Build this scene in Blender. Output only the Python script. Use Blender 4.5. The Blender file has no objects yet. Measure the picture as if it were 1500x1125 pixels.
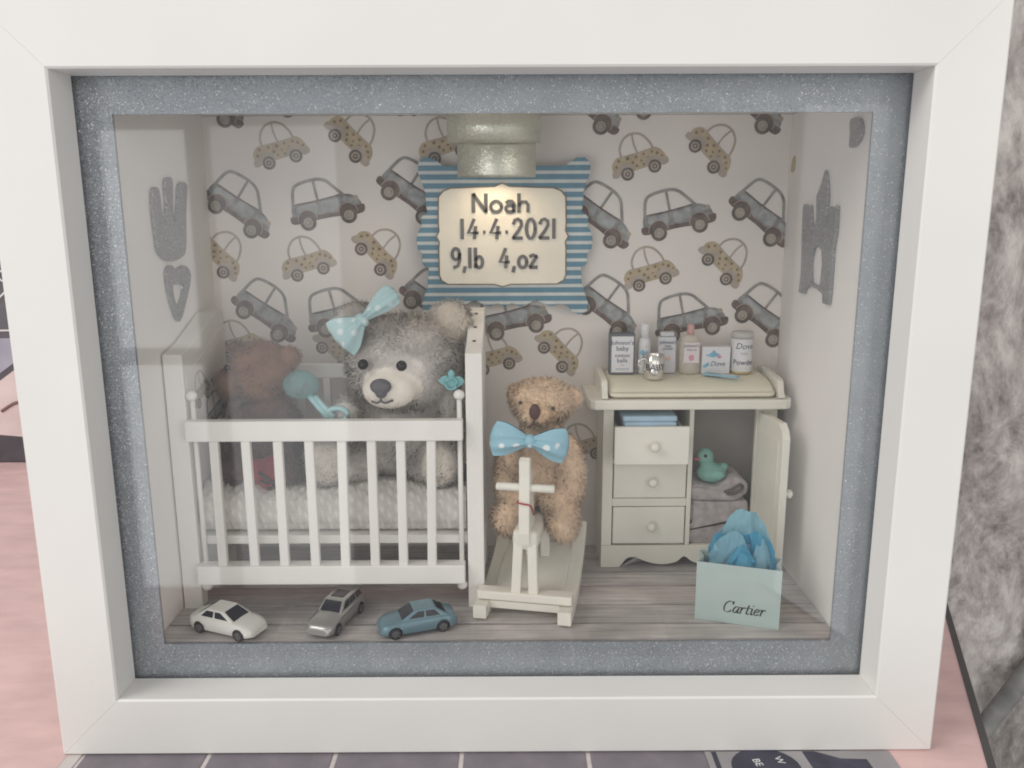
import bpy, bmesh, math, random
import numpy as np
from mathutils import Vector, Matrix
random.seed(7); RNG = np.random.default_rng(7)
S = bpy.context.scene
COL = S.collection
CM = 0.01            # everything below is written in centimetres
LIFT = 2.45          # table top is z = 0; the frame opening starts 2.45 cm above it
FL = 1.45            # floor of the shadow box (frame coordinates)
WX = 14.2            # side walls of the box
BY = 11.9            # back wall of the box
# ------------------------------------------------------------------ camera
cam_d = bpy.data.cameras.new('camera'); cam = bpy.data.objects.new('camera', cam_d); COL.objects.link(cam)
cam_d.sensor_width = 36; cam_d.lens = 28.8; cam_d.clip_start = 0.01; cam_d.clip_end = 50
def cam_matrix(pitch, yaw, roll, loc):
    cp, sp = math.cos(pitch), math.sin(pitch)
    Rz = Matrix.Rotation(yaw, 3, 'Z')
    r = Rz @ Vector((1,0,0)); d = Rz @ Vector((0,-sp,-cp)); f = Rz @ Vector((0,cp,-sp))
    c, s = math.cos(roll), math.sin(roll)
    r, d = c*r + s*d, -s*r + c*d
    m = Matrix((r, -d, -f)).transposed().to_4x4(); m.translation = loc
    return m
cam.matrix_world = cam_matrix(math.radians(11.71), math.radians(-0.13), math.radians(0.224),
                              Vector((0.569, -29.21, 18.75+LIFT))*CM)
S.camera = cam
# ------------------------------------------------------------------ world and lamps
W = bpy.data.worlds.new('World'); S.world = W; W.use_nodes = True
W.node_tree.nodes['Background'].inputs[0].default_value = (0.985, 0.98, 0.985, 1)
W.node_tree.nodes['Background'].inputs[1].default_value = 0.64
def area(name, loc, target, sx, sy, power, col):
    d = bpy.data.lights.new(name, 'AREA'); d.shape = 'RECTANGLE'; d.size = sx*CM; d.size_y = sy*CM
    d.energy = power; d.color = col
    o = bpy.data.objects.new(name, d); COL.objects.link(o)
    o.location = Vector(loc)*CM
    o.rotation_euler = (Vector(target)-Vector(loc)).to_track_quat('-Z', 'Y').to_euler()
    return o
area('window_light', (-200,-112,185), (0,0,12), 150, 130, 40, (1.0,0.965,0.92))
area('front_fill_light', (-20,-230,100), (0,2,12), 190, 66, 5.5, (1.0,0.955,0.90))  # added frontal fill that brightens the inside of the box
area('glass_veil_light', (-128,-200,14), (-128,0,14), 80, 60, 2.9, (0.97,0.98,1.0))  # this and the next three: unseen panels added to veil the glass
area('glass_veil_light', (-128,-200,-56), (-128,0,-56), 80, 70, 3.4, (0.97,0.98,1.0))
area('glass_veil_light', (-64,-200,-30), (-64,0,-30), 34, 150, 1.9, (0.97,0.98,1.0))
area('glass_veil_light', (99,-200,-35), (99,0,-35), 36, 170, 1.7, (0.97,0.98,1.0))
area('right_fill_light', (172,-200,62), (0,0,12), 90, 110, 8, (1.0,0.94,0.86))  # added fill from the right, lifts the left wall and border
S.view_settings.view_transform = 'Standard'; S.view_settings.look = 'None'
S.view_settings.exposure = -0.05; S.view_settings.gamma = 1.0
S.cycles.use_denoising = True; S.cycles.filter_width = 1.9
S.cycles.max_bounces = 8; S.cycles.transparent_max_bounces = 16

# ------------------------------------------------------------------ materials
MATS = {}
def nodes(name):
    m = bpy.data.materials.new(name); m.use_nodes = True
    nt = m.node_tree
    return m, nt, nt.nodes['Principled BSDF'], nt.nodes['Material Output']
def N(nt, t, **kw):
    n = nt.nodes.new(t)
    for k, v in kw.items():
        if k.startswith('i_'): n.inputs[k[2:].replace('_',' ')].default_value = v
        else: setattr(n, k, v)
    return n
def pm(name, col, rough=0.5, metal=0.0, var=0.08, vs=60, bump=0.0, bs=900, spec=0.4, sheen=0.0, stretch=(1,1,1), dirt=None):
    if name in MATS: return MATS[name]
    m, nt, p, out = nodes(name)
    L = nt.links.new
    tc = N(nt, 'ShaderNodeTexCoord'); mp = N(nt, 'ShaderNodeMapping'); mp.inputs['Scale'].default_value = stretch
    L(tc.outputs['Object'], mp.inputs[0])
    nz = N(nt, 'ShaderNodeTexNoise', i_Scale=vs, i_Detail=5.0); L(mp.outputs[0], nz.inputs['Vector'])
    cr = N(nt, 'ShaderNodeValToRGB')
    cr.color_ramp.elements[0].position = 0.3; cr.color_ramp.elements[1].position = 0.7
    cr.color_ramp.elements[0].color = tuple(max(0,c*(1-var)) for c in col)+(1,) if dirt is None else tuple(dirt)+(1,)
    cr.color_ramp.elements[1].color = tuple(min(1,c*(1+var)) for c in col)+(1,)
    L(nz.outputs['Fac'], cr.inputs[0]); L(cr.outputs[0], p.inputs['Base Color'])
    p.inputs['Roughness'].default_value = rough; p.inputs['Metallic'].default_value = metal
    p.inputs['Specular IOR Level'].default_value = spec
    if sheen: p.inputs['Sheen Weight'].default_value = sheen
    if bump:
        n2 = N(nt, 'ShaderNodeTexNoise', i_Scale=bs, i_Detail=3.0); L(mp.outputs[0], n2.inputs['Vector'])
        b = N(nt, 'ShaderNodeBump', i_Strength=bump, i_Distance=0.0004); L(n2.outputs['Fac'], b.inputs['Height']); L(b.outputs[0], p.inputs['Normal'])
    MATS[name] = m
    return m
def glitter(name, col, scale=2600, metal=0.35, rough=0.38, amt=0.5):
    if name in MATS: return MATS[name]
    m, nt, p, out = nodes(name); L = nt.links.new
    tc = N(nt, 'ShaderNodeTexCoord')
    v = N(nt, 'ShaderNodeTexVoronoi', i_Scale=scale); L(tc.outputs['Object'], v.inputs['Vector'])
    g = N(nt, 'ShaderNodeNewGeometry')
    sub = N(nt, 'ShaderNodeVectorMath', operation='SUBTRACT'); L(v.outputs['Color'], sub.inputs[0]); sub.inputs[1].default_value = (0.5,0.5,0.5)
    sc = N(nt, 'ShaderNodeVectorMath', operation='SCALE'); L(sub.outputs[0], sc.inputs[0]); sc.inputs['Scale'].default_value = amt*2
    ad = N(nt, 'ShaderNodeVectorMath', operation='ADD'); L(g.outputs['Normal'], ad.inputs[0]); L(sc.outputs[0], ad.inputs[1])
    nm = N(nt, 'ShaderNodeVectorMath', operation='NORMALIZE'); L(ad.outputs[0], nm.inputs[0]); L(nm.outputs[0], p.inputs['Normal'])
    sep = N(nt, 'ShaderNodeSeparateColor'); L(v.outputs['Color'], sep.inputs[0])
    cr = N(nt, 'ShaderNodeValToRGB'); cr.color_ramp.elements[0].color = tuple(c*0.86 for c in col)+(1,)
    cr.color_ramp.elements[1].color = tuple(min(1,c*1.12) for c in col)+(1,)
    e = cr.color_ramp.elements.new(0.955); e.color = tuple(min(1,c*1.15) for c in col)+(1,)
    cr.color_ramp.elements[2].color = (0.95,0.95,0.97,1)
    L(sep.outputs[0], cr.inputs[0])
    nz = N(nt, 'ShaderNodeTexNoise', i_Scale=70.0, i_Detail=4.0); L(tc.outputs['Object'], nz.inputs['Vector'])
    mx = N(nt, 'ShaderNodeMix', data_type='RGBA', blend_type='MULTIPLY'); mx.inputs[0].default_value = 0.5
    L(cr.outputs[0], mx.inputs[6])
    c2 = N(nt, 'ShaderNodeValToRGB'); c2.color_ramp.elements[0].position=.3; c2.color_ramp.elements[0].color=(.7,.72,.75,1); c2.color_ramp.elements[1].position=.7
    L(nz.outputs['Fac'], c2.inputs[0]); L(c2.outputs[0], mx.inputs[7])
    L(mx.outputs[2], p.inputs['Base Color'])
    p.inputs['Metallic'].default_value = metal; p.inputs['Roughness'].default_value = rough
    MATS[name] = m
    return m
def dotted(name, col, dot, cell=0.45, r=0.30):
    if name in MATS: return MATS[name]
    m, nt, p, out = nodes(name); L = nt.links.new
    tc = N(nt, 'ShaderNodeTexCoord')
    v = N(nt, 'ShaderNodeTexVoronoi', i_Scale=100/cell, i_Randomness=0.25); L(tc.outputs['Object'], v.inputs['Vector'])
    cr = N(nt, 'ShaderNodeValToRGB'); cr.color_ramp.elements[0].color = tuple(dot)+(1,); cr.color_ramp.elements[1].color = tuple(col)+(1,)
    cr.color_ramp.elements[0].position = r; cr.color_ramp.elements[1].position = r+0.06
    L(v.outputs['Distance'], cr.inputs[0]); L(cr.outputs[0], p.inputs['Base Color'])
    nz = N(nt, 'ShaderNodeTexNoise', i_Scale=2500.0); L(tc.outputs['Object'], nz.inputs['Vector'])
    b = N(nt, 'ShaderNodeBump', i_Strength=0.2, i_Distance=0.0003); L(nz.outputs['Fac'], b.inputs['Height']); L(b.outputs[0], p.inputs['Normal'])
    p.inputs['Roughness'].default_value = 0.6
    MATS[name] = m
    return m
def furmat(name, rough=0.85):
    if name in MATS: return MATS[name]
    m, nt, p, out = nodes(name); L = nt.links.new
    a = N(nt, 'ShaderNodeAttribute', attribute_name='tint'); L(a.outputs['Color'], p.inputs['Base Color'])
    p.inputs['Roughness'].default_value = rough; p.inputs['Specular IOR Level'].default_value = 0.15
    p.inputs['Sheen Weight'].default_value = 0.25
    MATS[name] = m
    return m
def woodmat(name, a, b, c):
    if name in MATS: return MATS[name]
    m, nt, p, out = nodes(name); L = nt.links.new
    tc = N(nt, 'ShaderNodeTexCoord'); oi = N(nt, 'ShaderNodeObjectInfo')
    cb = N(nt, 'ShaderNodeCombineXYZ')
    mul = N(nt, 'ShaderNodeMath', operation='MULTIPLY'); mul.inputs[1].default_value = 3.0; L(oi.outputs['Random'], mul.inputs[0])
    L(mul.outputs[0], cb.inputs[0]); L(mul.outputs[0], cb.inputs[2])
    ad = N(nt, 'ShaderNodeVectorMath', operation='ADD'); L(tc.outputs['Object'], ad.inputs[0]); L(cb.outputs[0], ad.inputs[1])
    mp = N(nt, 'ShaderNodeMapping'); mp.inputs['Scale'].default_value = (0.07,1.6,1.6); L(ad.outputs[0], mp.inputs[0])
    nz = N(nt, 'ShaderNodeTexNoise', i_Scale=380.0, i_Detail=9.0, i_Roughness=0.62, i_Distortion=0.5); L(mp.outputs[0], nz.inputs['Vector'])
    n2 = N(nt, 'ShaderNodeTexNoise', i_Scale=50.0, i_Detail=3.0); L(ad.outputs[0], n2.inputs['Vector'])
    cr = N(nt, 'ShaderNodeValToRGB')
    for k,(pos,cc) in enumerate(((0.30,a),(0.5,b),(0.72,c))):
        e = cr.color_ramp.elements[k] if k < 2 else cr.color_ramp.elements.new(pos)
        e.position = pos; e.color = tuple(cc)+(1,)
    L(nz.outputs['Fac'], cr.inputs[0])
    hs = N(nt, 'ShaderNodeHueSaturation'); L(cr.outputs[0], hs.inputs['Color'])
    mr = N(nt, 'ShaderNodeMapRange'); mr.inputs[3].default_value = .84; mr.inputs[4].default_value = 1.2; L(oi.outputs['Random'], mr.inputs[0])
    mr2 = N(nt, 'ShaderNodeMath', operation='MULTIPLY'); L(mr.outputs[0], mr2.inputs[0])
    m3 = N(nt, 'ShaderNodeMapRange'); m3.inputs[1].default_value=.3; m3.inputs[2].default_value=.7; m3.inputs[3].default_value=.8; m3.inputs[4].default_value=1.15; L(n2.outputs['Fac'], m3.inputs[0]); L(m3.outputs[0], mr2.inputs[1])
    L(mr2.outputs[0], hs.inputs['Value']); L(hs.outputs[0], p.inputs['Base Color'])
    p.inputs['Roughness'].default_value = 0.55
    bm_ = N(nt, 'ShaderNodeBump', i_Strength=0.15, i_Distance=0.0003); L(nz.outputs['Fac'], bm_.inputs['Height']); L(bm_.outputs[0], p.inputs['Normal'])
    MATS[name] = m
    return m
def stripemat(name, col, white, pitch, frac):
    m, nt, p, out = nodes(name); L = nt.links.new
    tc = N(nt, 'ShaderNodeTexCoord'); sp = N(nt, 'ShaderNodeSeparateXYZ'); L(tc.outputs['Object'], sp.inputs[0])
    md = N(nt, 'ShaderNodeMath', operation='MULTIPLY'); md.inputs[1].default_value = 100/pitch; L(sp.outputs['Z'], md.inputs[0])
    fr = N(nt, 'ShaderNodeMath', operation='FRACT'); L(md.outputs[0], fr.inputs[0])
    cr = N(nt, 'ShaderNodeValToRGB')
    cr.color_ramp.elements[0].position = frac; cr.color_ramp.elements[0].color = tuple(white)+(1,)
    cr.color_ramp.elements[1].position = frac+0.1; cr.color_ramp.elements[1].color = tuple(col)+(1,)
    e = cr.color_ramp.elements.new(0.94); e.color = tuple(col)+(1,)
    e = cr.color_ramp.elements.new(1.0); e.color = tuple(white)+(1,)
    L(fr.outputs[0], cr.inputs[0])
    nz = N(nt, 'ShaderNodeTexNoise', i_Scale=150.0, i_Detail=5.0); L(tc.outputs['Object'], nz.inputs['Vector'])
    mx = N(nt, 'ShaderNodeMix', data_type='RGBA', blend_type='MULTIPLY'); mx.inputs[0].default_value = .35
    L(cr.outputs[0], mx.inputs[6]); L(nz.outputs['Fac'], mx.inputs[7]); L(mx.outputs[2], p.inputs['Base Color'])
    p.inputs['Roughness'].default_value = 0.65
    return m
def glassmat():
    m, nt, p, out = nodes('pane_glass'); L = nt.links.new
    nt.nodes.remove(p)
    fr = N(nt, 'ShaderNodeFresnel', i_IOR=1.5); t = N(nt, 'ShaderNodeBsdfTransparent'); t.inputs[0].default_value = (0.985,0.985,0.98,1)
    g = N(nt, 'ShaderNodeBsdfGlossy', i_Roughness=0.03); mx = N(nt, 'ShaderNodeMixShader')
    ge = N(nt, 'ShaderNodeNewGeometry'); mr = N(nt, 'ShaderNodeMapRange'); mr.inputs[3].default_value = 1.5; mr.inputs[4].default_value = 1/1.5
    L(ge.outputs['Backfacing'], mr.inputs[0]); L(mr.outputs[0], fr.inputs['IOR'])   # a thin sheet: same reflectance from both faces
    L(fr.outputs[0], mx.inputs[0]); L(t.outputs[0], mx.inputs[1]); L(g.outputs[0], mx.inputs[2]); L(mx.outputs[0], out.inputs['Surface'])
    return m
def clearmat(name, col, rough=0.08, clear=0.6):
    if name in MATS: return MATS[name]
    m, nt, p, out = nodes(name); L = nt.links.new
    p.inputs['Base Color'].default_value = tuple(col)+(1,); p.inputs['Roughness'].default_value = rough
    t = N(nt, 'ShaderNodeBsdfTransparent'); t.inputs[0].default_value = tuple(min(1,c*1.15+0.1) for c in col)+(1,)
    mx = N(nt, 'ShaderNodeMixShader'); mx.inputs[0].default_value = clear
    L(p.outputs[0], mx.inputs[1]); L(t.outputs[0], mx.inputs[2]); L(mx.outputs[0], out.inputs['Surface'])
    MATS[name] = m
    return m
def emat(name, col, s):
    m, nt, p, out = nodes(name)
    p.inputs['Base Color'].default_value = tuple(col)+(1,); p.inputs['Emission Color'].default_value = tuple(col)+(1,); p.inputs['Emission Strength'].default_value = s
    return m
def velvet(name):
    m, nt, p, out = nodes(name); L = nt.links.new
    tc = N(nt, 'ShaderNodeTexCoord')
    mp = N(nt, 'ShaderNodeMapping'); mp.inputs['Scale'].default_value = (1.0,1.0,0.55); mp.inputs['Rotation'].default_value=(0,0.5,0); L(tc.outputs['Object'], mp.inputs[0])
    n1 = N(nt, 'ShaderNodeTexNoise', i_Scale=30.0, i_Detail=9.0, i_Roughness=0.76, i_Distortion=0.45); L(mp.outputs[0], n1.inputs['Vector'])
    n2 = N(nt, 'ShaderNodeTexNoise', i_Scale=130.0, i_Detail=6.0, i_Roughness=0.7); L(mp.outputs[0], n2.inputs['Vector'])
    mx = N(nt, 'ShaderNodeMix', data_type='FLOAT'); mx.inputs[0].default_value = 0.35; L(n1.outputs['Fac'], mx.inputs[2]); L(n2.outputs['Fac'], mx.inputs[3])
    cr = N(nt, 'ShaderNodeValToRGB')
    for k,(pos,cc) in enumerate(((0.36,(0.20,0.18,0.17)),(0.47,(0.50,0.46,0.44)),(0.60,(0.80,0.76,0.73)))):
        e = cr.color_ramp.elements[k] if k < 2 else cr.color_ramp.elements.new(pos)
        e.position = pos; e.color = tuple(cc)+(1,)
    L(mx.outputs[0], cr.inputs[0]); L(cr.outputs[0], p.inputs['Base Color'])
    p.inputs['Roughness'].default_value = 0.55; p.inputs['Sheen Weight'].default_value = 0.4
    b = N(nt, 'ShaderNodeBump', i_Strength=0.5, i_Distance=0.004); L(mx.outputs[0], b.inputs['Height']); L(b.outputs[0], p.inputs['Normal'])
    return m
def knit(name, col):
    m, nt, p, out = nodes(name); L = nt.links.new
    tc = N(nt, 'ShaderNodeTexCoord')
    w1 = N(nt, 'ShaderNodeTexWave', i_Scale=95.0, i_Distortion=0.25, i_Detail=2.0); w1.bands_direction='X'; L(tc.outputs['Object'], w1.inputs['Vector'])
    w2 = N(nt, 'ShaderNodeTexWave', i_Scale=85.0, i_Distortion=0.3, i_Detail=2.0); w2.bands_direction='DIAGONAL'; L(tc.outputs['Object'], w2.inputs['Vector'])
    ml = N(nt, 'ShaderNodeMath', operation='MULTIPLY'); L(w1.outputs['Fac'], ml.inputs[0]); L(w2.outputs['Fac'], ml.inputs[1])
    nz = N(nt, 'ShaderNodeTexNoise', i_Scale=1500.0, i_Detail=3.0); L(tc.outputs['Object'], nz.inputs['Vector'])
    nh = N(nt, 'ShaderNodeMath', operation='MULTIPLY'); nh.inputs[1].default_value = 0.4; L(nz.outputs['Fac'], nh.inputs[0])
    ad = N(nt, 'ShaderNodeMath', operation='ADD'); L(ml.outputs[0], ad.inputs[0]); L(nh.outputs[0], ad.inputs[1])
    cr = N(nt, 'ShaderNodeValToRGB'); cr.color_ramp.elements[0].position=.15; cr.color_ramp.elements[0].color = tuple(c*.8 for c in col)+(1,); cr.color_ramp.elements[1].position=1.0
    cr.color_ramp.elements[1].color = tuple(col)+(1,)
    L(ad.outputs[0], cr.inputs[0]); L(cr.outputs[0], p.inputs['Base Color'])
    b = N(nt, 'ShaderNodeBump', i_Strength=0.55, i_Distance=0.0008); L(ad.outputs[0], b.inputs['Height']); L(b.outputs[0], p.inputs['Normal'])
    p.inputs['Roughness'].default_value = 0.95; p.inputs['Specular IOR Level'].default_value = 0.1
    return m

white = pm('white_frame_paint', (0.75,0.74,0.715), 0.42, var=0.035, vs=12, bump=0.10, bs=450)
crib_w = pm('white_crib_paint', (0.82,0.80,0.765), 0.5, var=0.05, vs=45, bump=0.35, bs=380, stretch=(1,1,.35))
cream = pm('cream_furniture_paint', (0.78,0.755,0.67), 0.45, var=0.035, vs=60, bump=0.15, bs=500)
cream_d = pm('cream_drawer_paint', (0.80,0.775,0.70), 0.42, var=0.03, vs=60, bump=0.12, bs=500)
paper = pm('white_wall_paper', (0.83,0.80,0.775), 0.8, var=0.03, vs=25, bump=0.12, bs=700)
print_w = pm('wallpaper_ground', (0.80,0.755,0.72), 0.75, var=0.035, vs=22, bump=0.12, bs=600)
gl_blue = glitter('blue_grey_glitter_card', (0.33,0.36,0.395), scale=3000, amt=.22)
gl_silver = glitter('silver_glitter_card', (0.29,0.29,0.29), metal=0.45, rough=0.28)
gl_gold = glitter('champagne_glitter_card', (0.80,0.79,0.66), scale=3200, metal=0.6, rough=0.26, amt=0.13)
black = pm('black_plastic', (0.02,0.02,0.025), 0.25, var=0.1)
ink = pm('black_print', (0.05,0.05,0.055), 0.6, var=0.1)

# ------------------------------------------------------------------ shape helpers (bmesh, centimetres)
def nb(): return bmesh.new()
def box(bm, x0, x1, y0, y1, z0, z1, bev=0.04, seg=2, M=None):
    vs = [bm.verts.new(c) for c in ((x0,y0,z0),(x1,y0,z0),(x1,y1,z0),(x0,y1,z0),(x0,y0,z1),(x1,y0,z1),(x1,y1,z1),(x0,y1,z1))]
    fs = [bm.faces.new([vs[i] for i in f]) for f in ((0,3,2,1),(4,5,6,7),(0,1,5,4),(1,2,6,5),(2,3,7,6),(3,0,4,7))]
    if M is not None: bmesh.ops.transform(bm, matrix=M, verts=vs)
    if bev > 0:
        es = list({e for f in fs for e in f.edges})
        bmesh.ops.bevel(bm, geom=es, offset=bev, segments=seg, affect='EDGES', profile=0.6)
    return bm
def prism(bm, poly, axis, a, b, bev=0.0):
    """polygon in the two other axes (cyclic order), extruded along axis from a to b"""
    def P(p, t):
        return (t,p[0],p[1]) if axis == 'X' else ((p[0],t,p[1]) if axis == 'Y' else (p[0],p[1],t))
    A = [bm.verts.new(P(p,a)) for p in poly]; B = [bm.verts.new(P(p,b)) for p in poly]
    n = len(poly); fs = [bm.faces.new(A), bm.faces.new(B[::-1])]
    for i in range(n): fs.append(bm.faces.new((A[i],B[i],B[(i+1)%n],A[(i+1)%n])))
    bmesh.ops.recalc_face_normals(bm, faces=fs)
    if bev > 0:
        es = [e for f in fs[:2] for e in f.edges]
        bmesh.ops.bevel(bm, geom=es, offset=bev, segments=2, affect='EDGES', profile=0.6)
    return bm
def lathe(bm, prof, c=(0,0,0), axis='Z', n=20, smooth=True):
    def P(r, h, t):
        x, y = r*math.cos(t), r*math.sin(t)
        v = (x,y,h) if axis == 'Z' else ((h,x,y) if axis == 'X' else (x,h,y))
        return (v[0]+c[0], v[1]+c[1], v[2]+c[2])
    rings = [[bm.verts.new(P(r,h,2*math.pi*k/n)) for k in range(n)] for r, h in prof]
    fs = []
    for a, b in zip(rings, rings[1:]):
        for k in range(n): fs.append(bm.faces.new((a[k],a[(k+1)%n],b[(k+1)%n],b[k])))
    fs.append(bm.faces.new(rings[0][::-1])); fs.append(bm.faces.new(rings[-1]))
    bmesh.ops.recalc_face_normals(bm, faces=fs)
    if smooth:
        for f in fs[:-2]: f.smooth = True
    return bm
def ball(bm, c, r, M=None, u=20, v=12):
    r = (r,r,r) if not hasattr(r,'__len__') else r
    T = Matrix.Translation(c) @ (M.to_4x4() if M is not None else Matrix()) @ Matrix.Diagonal((*r,1))
    g = bmesh.ops.create_uvsphere(bm, u_segments=u, v_segments=v, radius=1, matrix=T)
    for w in g['verts']:
        for f in w.link_faces: f.smooth = True
    return bm
def tube(bm, pts, r, n=8, closed=False):
    pts = [Vector(p) for p in pts]; m = len(pts)
    rr = r if hasattr(r,'__len__') else [r]*m
    rings = []
    up = Vector((0,0,1))
    for i, p in enumerate(pts):
        t = (pts[(i+1)%m]-pts[i-1]) if closed else (pts[min(i+1,m-1)]-pts[max(i-1,0)])
        t.normalize()
        a = t.cross(up)
        if a.length < 1e-3: a = t.cross(Vector((1,0,0)))
        a.normalize(); b = a.cross(t)
        rings.append([bm.verts.new(p + rr[i]*(math.cos(2*math.pi*k/n)*a + math.sin(2*math.pi*k/n)*b)) for k in range(n)])
    fs = []
    rng = range(m) if closed else range(m-1)
    for i in rng:
        A, B = rings[i], rings[(i+1)%m]
        for k in range(n): fs.append(bm.faces.new((A[k],A[(k+1)%n],B[(k+1)%n],B[k])))
    for f in fs: f.smooth = True
    if not closed:
        fs.append(bm.faces.new(rings[0])); fs.append(bm.faces.new(rings[-1][::-1]))
    bmesh.ops.recalc_face_normals(bm, faces=fs)
    return bm
def spline(pts, k=6, closed=False):
    P = [Vector(p) for p in pts]; n = len(P); out = []
    for i in range(n if closed else n-1):
        if closed: p0,p1,p2,p3 = P[i-1],P[i],P[(i+1)%n],P[(i+2)%n]
        else: p0,p1,p2,p3 = P[max(i-1,0)],P[i],P[i+1],P[min(i+2,n-1)]
        for j in range(k):
            t = j/k
            out.append(0.5*((2*p1)+(p2-p0)*t+(2*p0-5*p1+4*p2-p3)*t*t+(3*p1-p0-3*p2+p3)*t**3))
    if not closed: out.append(P[-1])
    return out
def ribbon(bm, pts, w, t, O, ex, ez, nrm, nib=None):
    """flat raised stroke along 2-D points, in the plane O + x*ex + z*ez, t thick along nrm"""
    P = [Vector((p[0],p[1])) for p in pts]
    if len(P) < 2: return
    L, R = [], []
    for i, p in enumerate(P):
        d = (P[min(i+1,len(P)-1)]-P[max(i-1,0)])
        if d.length < 1e-9: d = Vector((1,0))
        d.normalize(); q = Vector((-d.y,d.x))
        ww = w if nib is None else w*(0.28+0.72*abs(q.dot(nib)))
        L.append(p+q*ww/2); R.append(p-q*ww/2)
    d0 = (P[0]-P[1]).normalized()*w*0.3; d1 = (P[-1]-P[-2]).normalized()*w*0.3
    L[0] += d0*0.5; R[0] += d0*0.5; L[-1] += d1*0.5; R[-1] += d1*0.5
    def W3(p, h): return O + ex*p.x + ez*p.y + nrm*h
    tl = [bm.verts.new(W3(p,t)) for p in L]; tr = [bm.verts.new(W3(p,t)) for p in R]
    bl = [bm.verts.new(W3(p,0)) for p in L]; br = [bm.verts.new(W3(p,0)) for p in R]
    fs = []
    for i in range(len(P)-1):
        fs.append(bm.faces.new((tl[i],tl[i+1],tr[i+1],tr[i])))
        fs.append(bm.faces.new((tl[i],bl[i],bl[i+1],tl[i+1])))
        fs.append(bm.faces.new((tr[i],tr[i+1],br[i+1],br[i])))
    fs.append(bm.faces.new((tl[0],tr[0],br[0],bl[0]))); fs.append(bm.faces.new((tl[-1],bl[-1],br[-1],tr[-1])))
    bmesh.ops.recalc_face_normals(bm, faces=fs)

# ------------------------------------------------------------------ objects
ORG = {}
def to_obj(name, bm, mat, org, parent, mesh=None):
    me = mesh
    if me is None:
        me = bpy.data.meshes.new(name)
        bmesh.ops.transform(bm, matrix=Matrix.Scale(CM,4) @ Matrix.Translation(-Vector(org)), verts=bm.verts)
        bm.to_mesh(me); bm.free()
        for m in (mat if isinstance(mat,(list,tuple)) else [mat]): me.materials.append(m)
    o = bpy.data.objects.new(name, me); COL.objects.link(o)
    if parent is not None: o.parent = parent
    return o
def thing(name, label, cat, loc, group=None, local=False, rz=0.0, rx=0.0):
    """an Empty at the thing's base; local=True: its parts are modelled round (0,0,0)"""
    o = bpy.data.objects.new(name, None); COL.objects.link(o); o.empty_display_size = 0.01
    o.location = (loc[0]*CM, loc[1]*CM, (loc[2]+LIFT)*CM); o.rotation_euler = (rx,0,rz)
    o['label'] = label; o['category'] = cat
    if group: o['group'] = group
    ORG[o] = (0,0,0) if local else tuple(loc)
    return o
def part(name, bm, mat, parent, label=None, kind=None):
    o = to_obj(name, bm, mat, ORG[parent], parent); ORG[o] = ORG[parent]
    if label: o['label'] = label
    if kind: o['kind'] = kind
    return o
def solo(name, bm, mat, label, cat, loc, group=None):
    o = to_obj(name, bm, mat, loc, None)
    o.location = (loc[0]*CM, loc[1]*CM, (loc[2]+LIFT)*CM); ORG[o] = tuple(loc)
    o['label'] = label; o['category'] = cat
    if group: o['group'] = group
    return o
def text(name, s, size, O, ex, ez, mat, parent, t=0.006, shear=0.0, align='CENTER', bold=0.0):
    cu = bpy.data.curves.new(name, 'FONT'); cu.body = s; cu.size = size; cu.align_x = align; cu.shear = shear; cu.offset = bold; cu.resolution_u = 3
    o = bpy.data.objects.new('tmp', cu); COL.objects.link(o)
    bpy.context.view_layer.update()
    me = bpy.data.meshes.new_from_object(o.evaluated_get(bpy.context.evaluated_depsgraph_get()))
    bpy.data.objects.remove(o); bpy.data.curves.remove(cu)
    bm = nb(); bm.from_mesh(me); bpy.data.meshes.remove(me)
    ex, ez = Vector(ex), Vector(ez); n = ex.cross(ez)
    for v in bm.verts: v.co = Vector(O) + ex*v.co.x + ez*v.co.y + n*t
    return part(name, bm, mat, parent)
def evaluated(bm, mods):
    me = bpy.data.meshes.new('tmp'); bm.to_mesh(me); bm.free()
    o = bpy.data.objects.new('tmp', me); COL.objects.link(o)
    for typ, kw in mods:
        m = o.modifiers.new('m', typ)
        for k, v in kw.items(): setattr(m, k, v)
    bpy.context.view_layer.update()
    r = bpy.data.meshes.new_from_object(o.evaluated_get(bpy.context.evaluated_depsgraph_get()))
    bpy.data.objects.remove(o); bpy.data.meshes.remove(me)
    b = nb(); b.from_mesh(r); bpy.data.meshes.remove(r)
    return b
def blob(ells, voxel=0.13, smooth=6):
    bm = nb()
    for c, r, *M in ells: ball(bm, c, r, M[0] if M else None, 24, 16)
    b = evaluated(bm, [('REMESH', dict(mode='VOXEL', voxel_size=voxel)), ('SMOOTH', dict(factor=0.6, iterations=smooth))])
    for f in b.faces: f.smooth = True
    return b
def mesh_arrays(bm):
    b = bm.copy(); bmesh.ops.triangulate(b, faces=b.faces); b.verts.ensure_lookup_table(); b.normal_update()
    V = np.array([v.co[:] for v in b.verts]); Nn = np.array([v.normal[:] for v in b.verts])
    T = np.array([[v.index for v in f.verts] for f in b.faces]); b.free()
    return V, Nn, T
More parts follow.
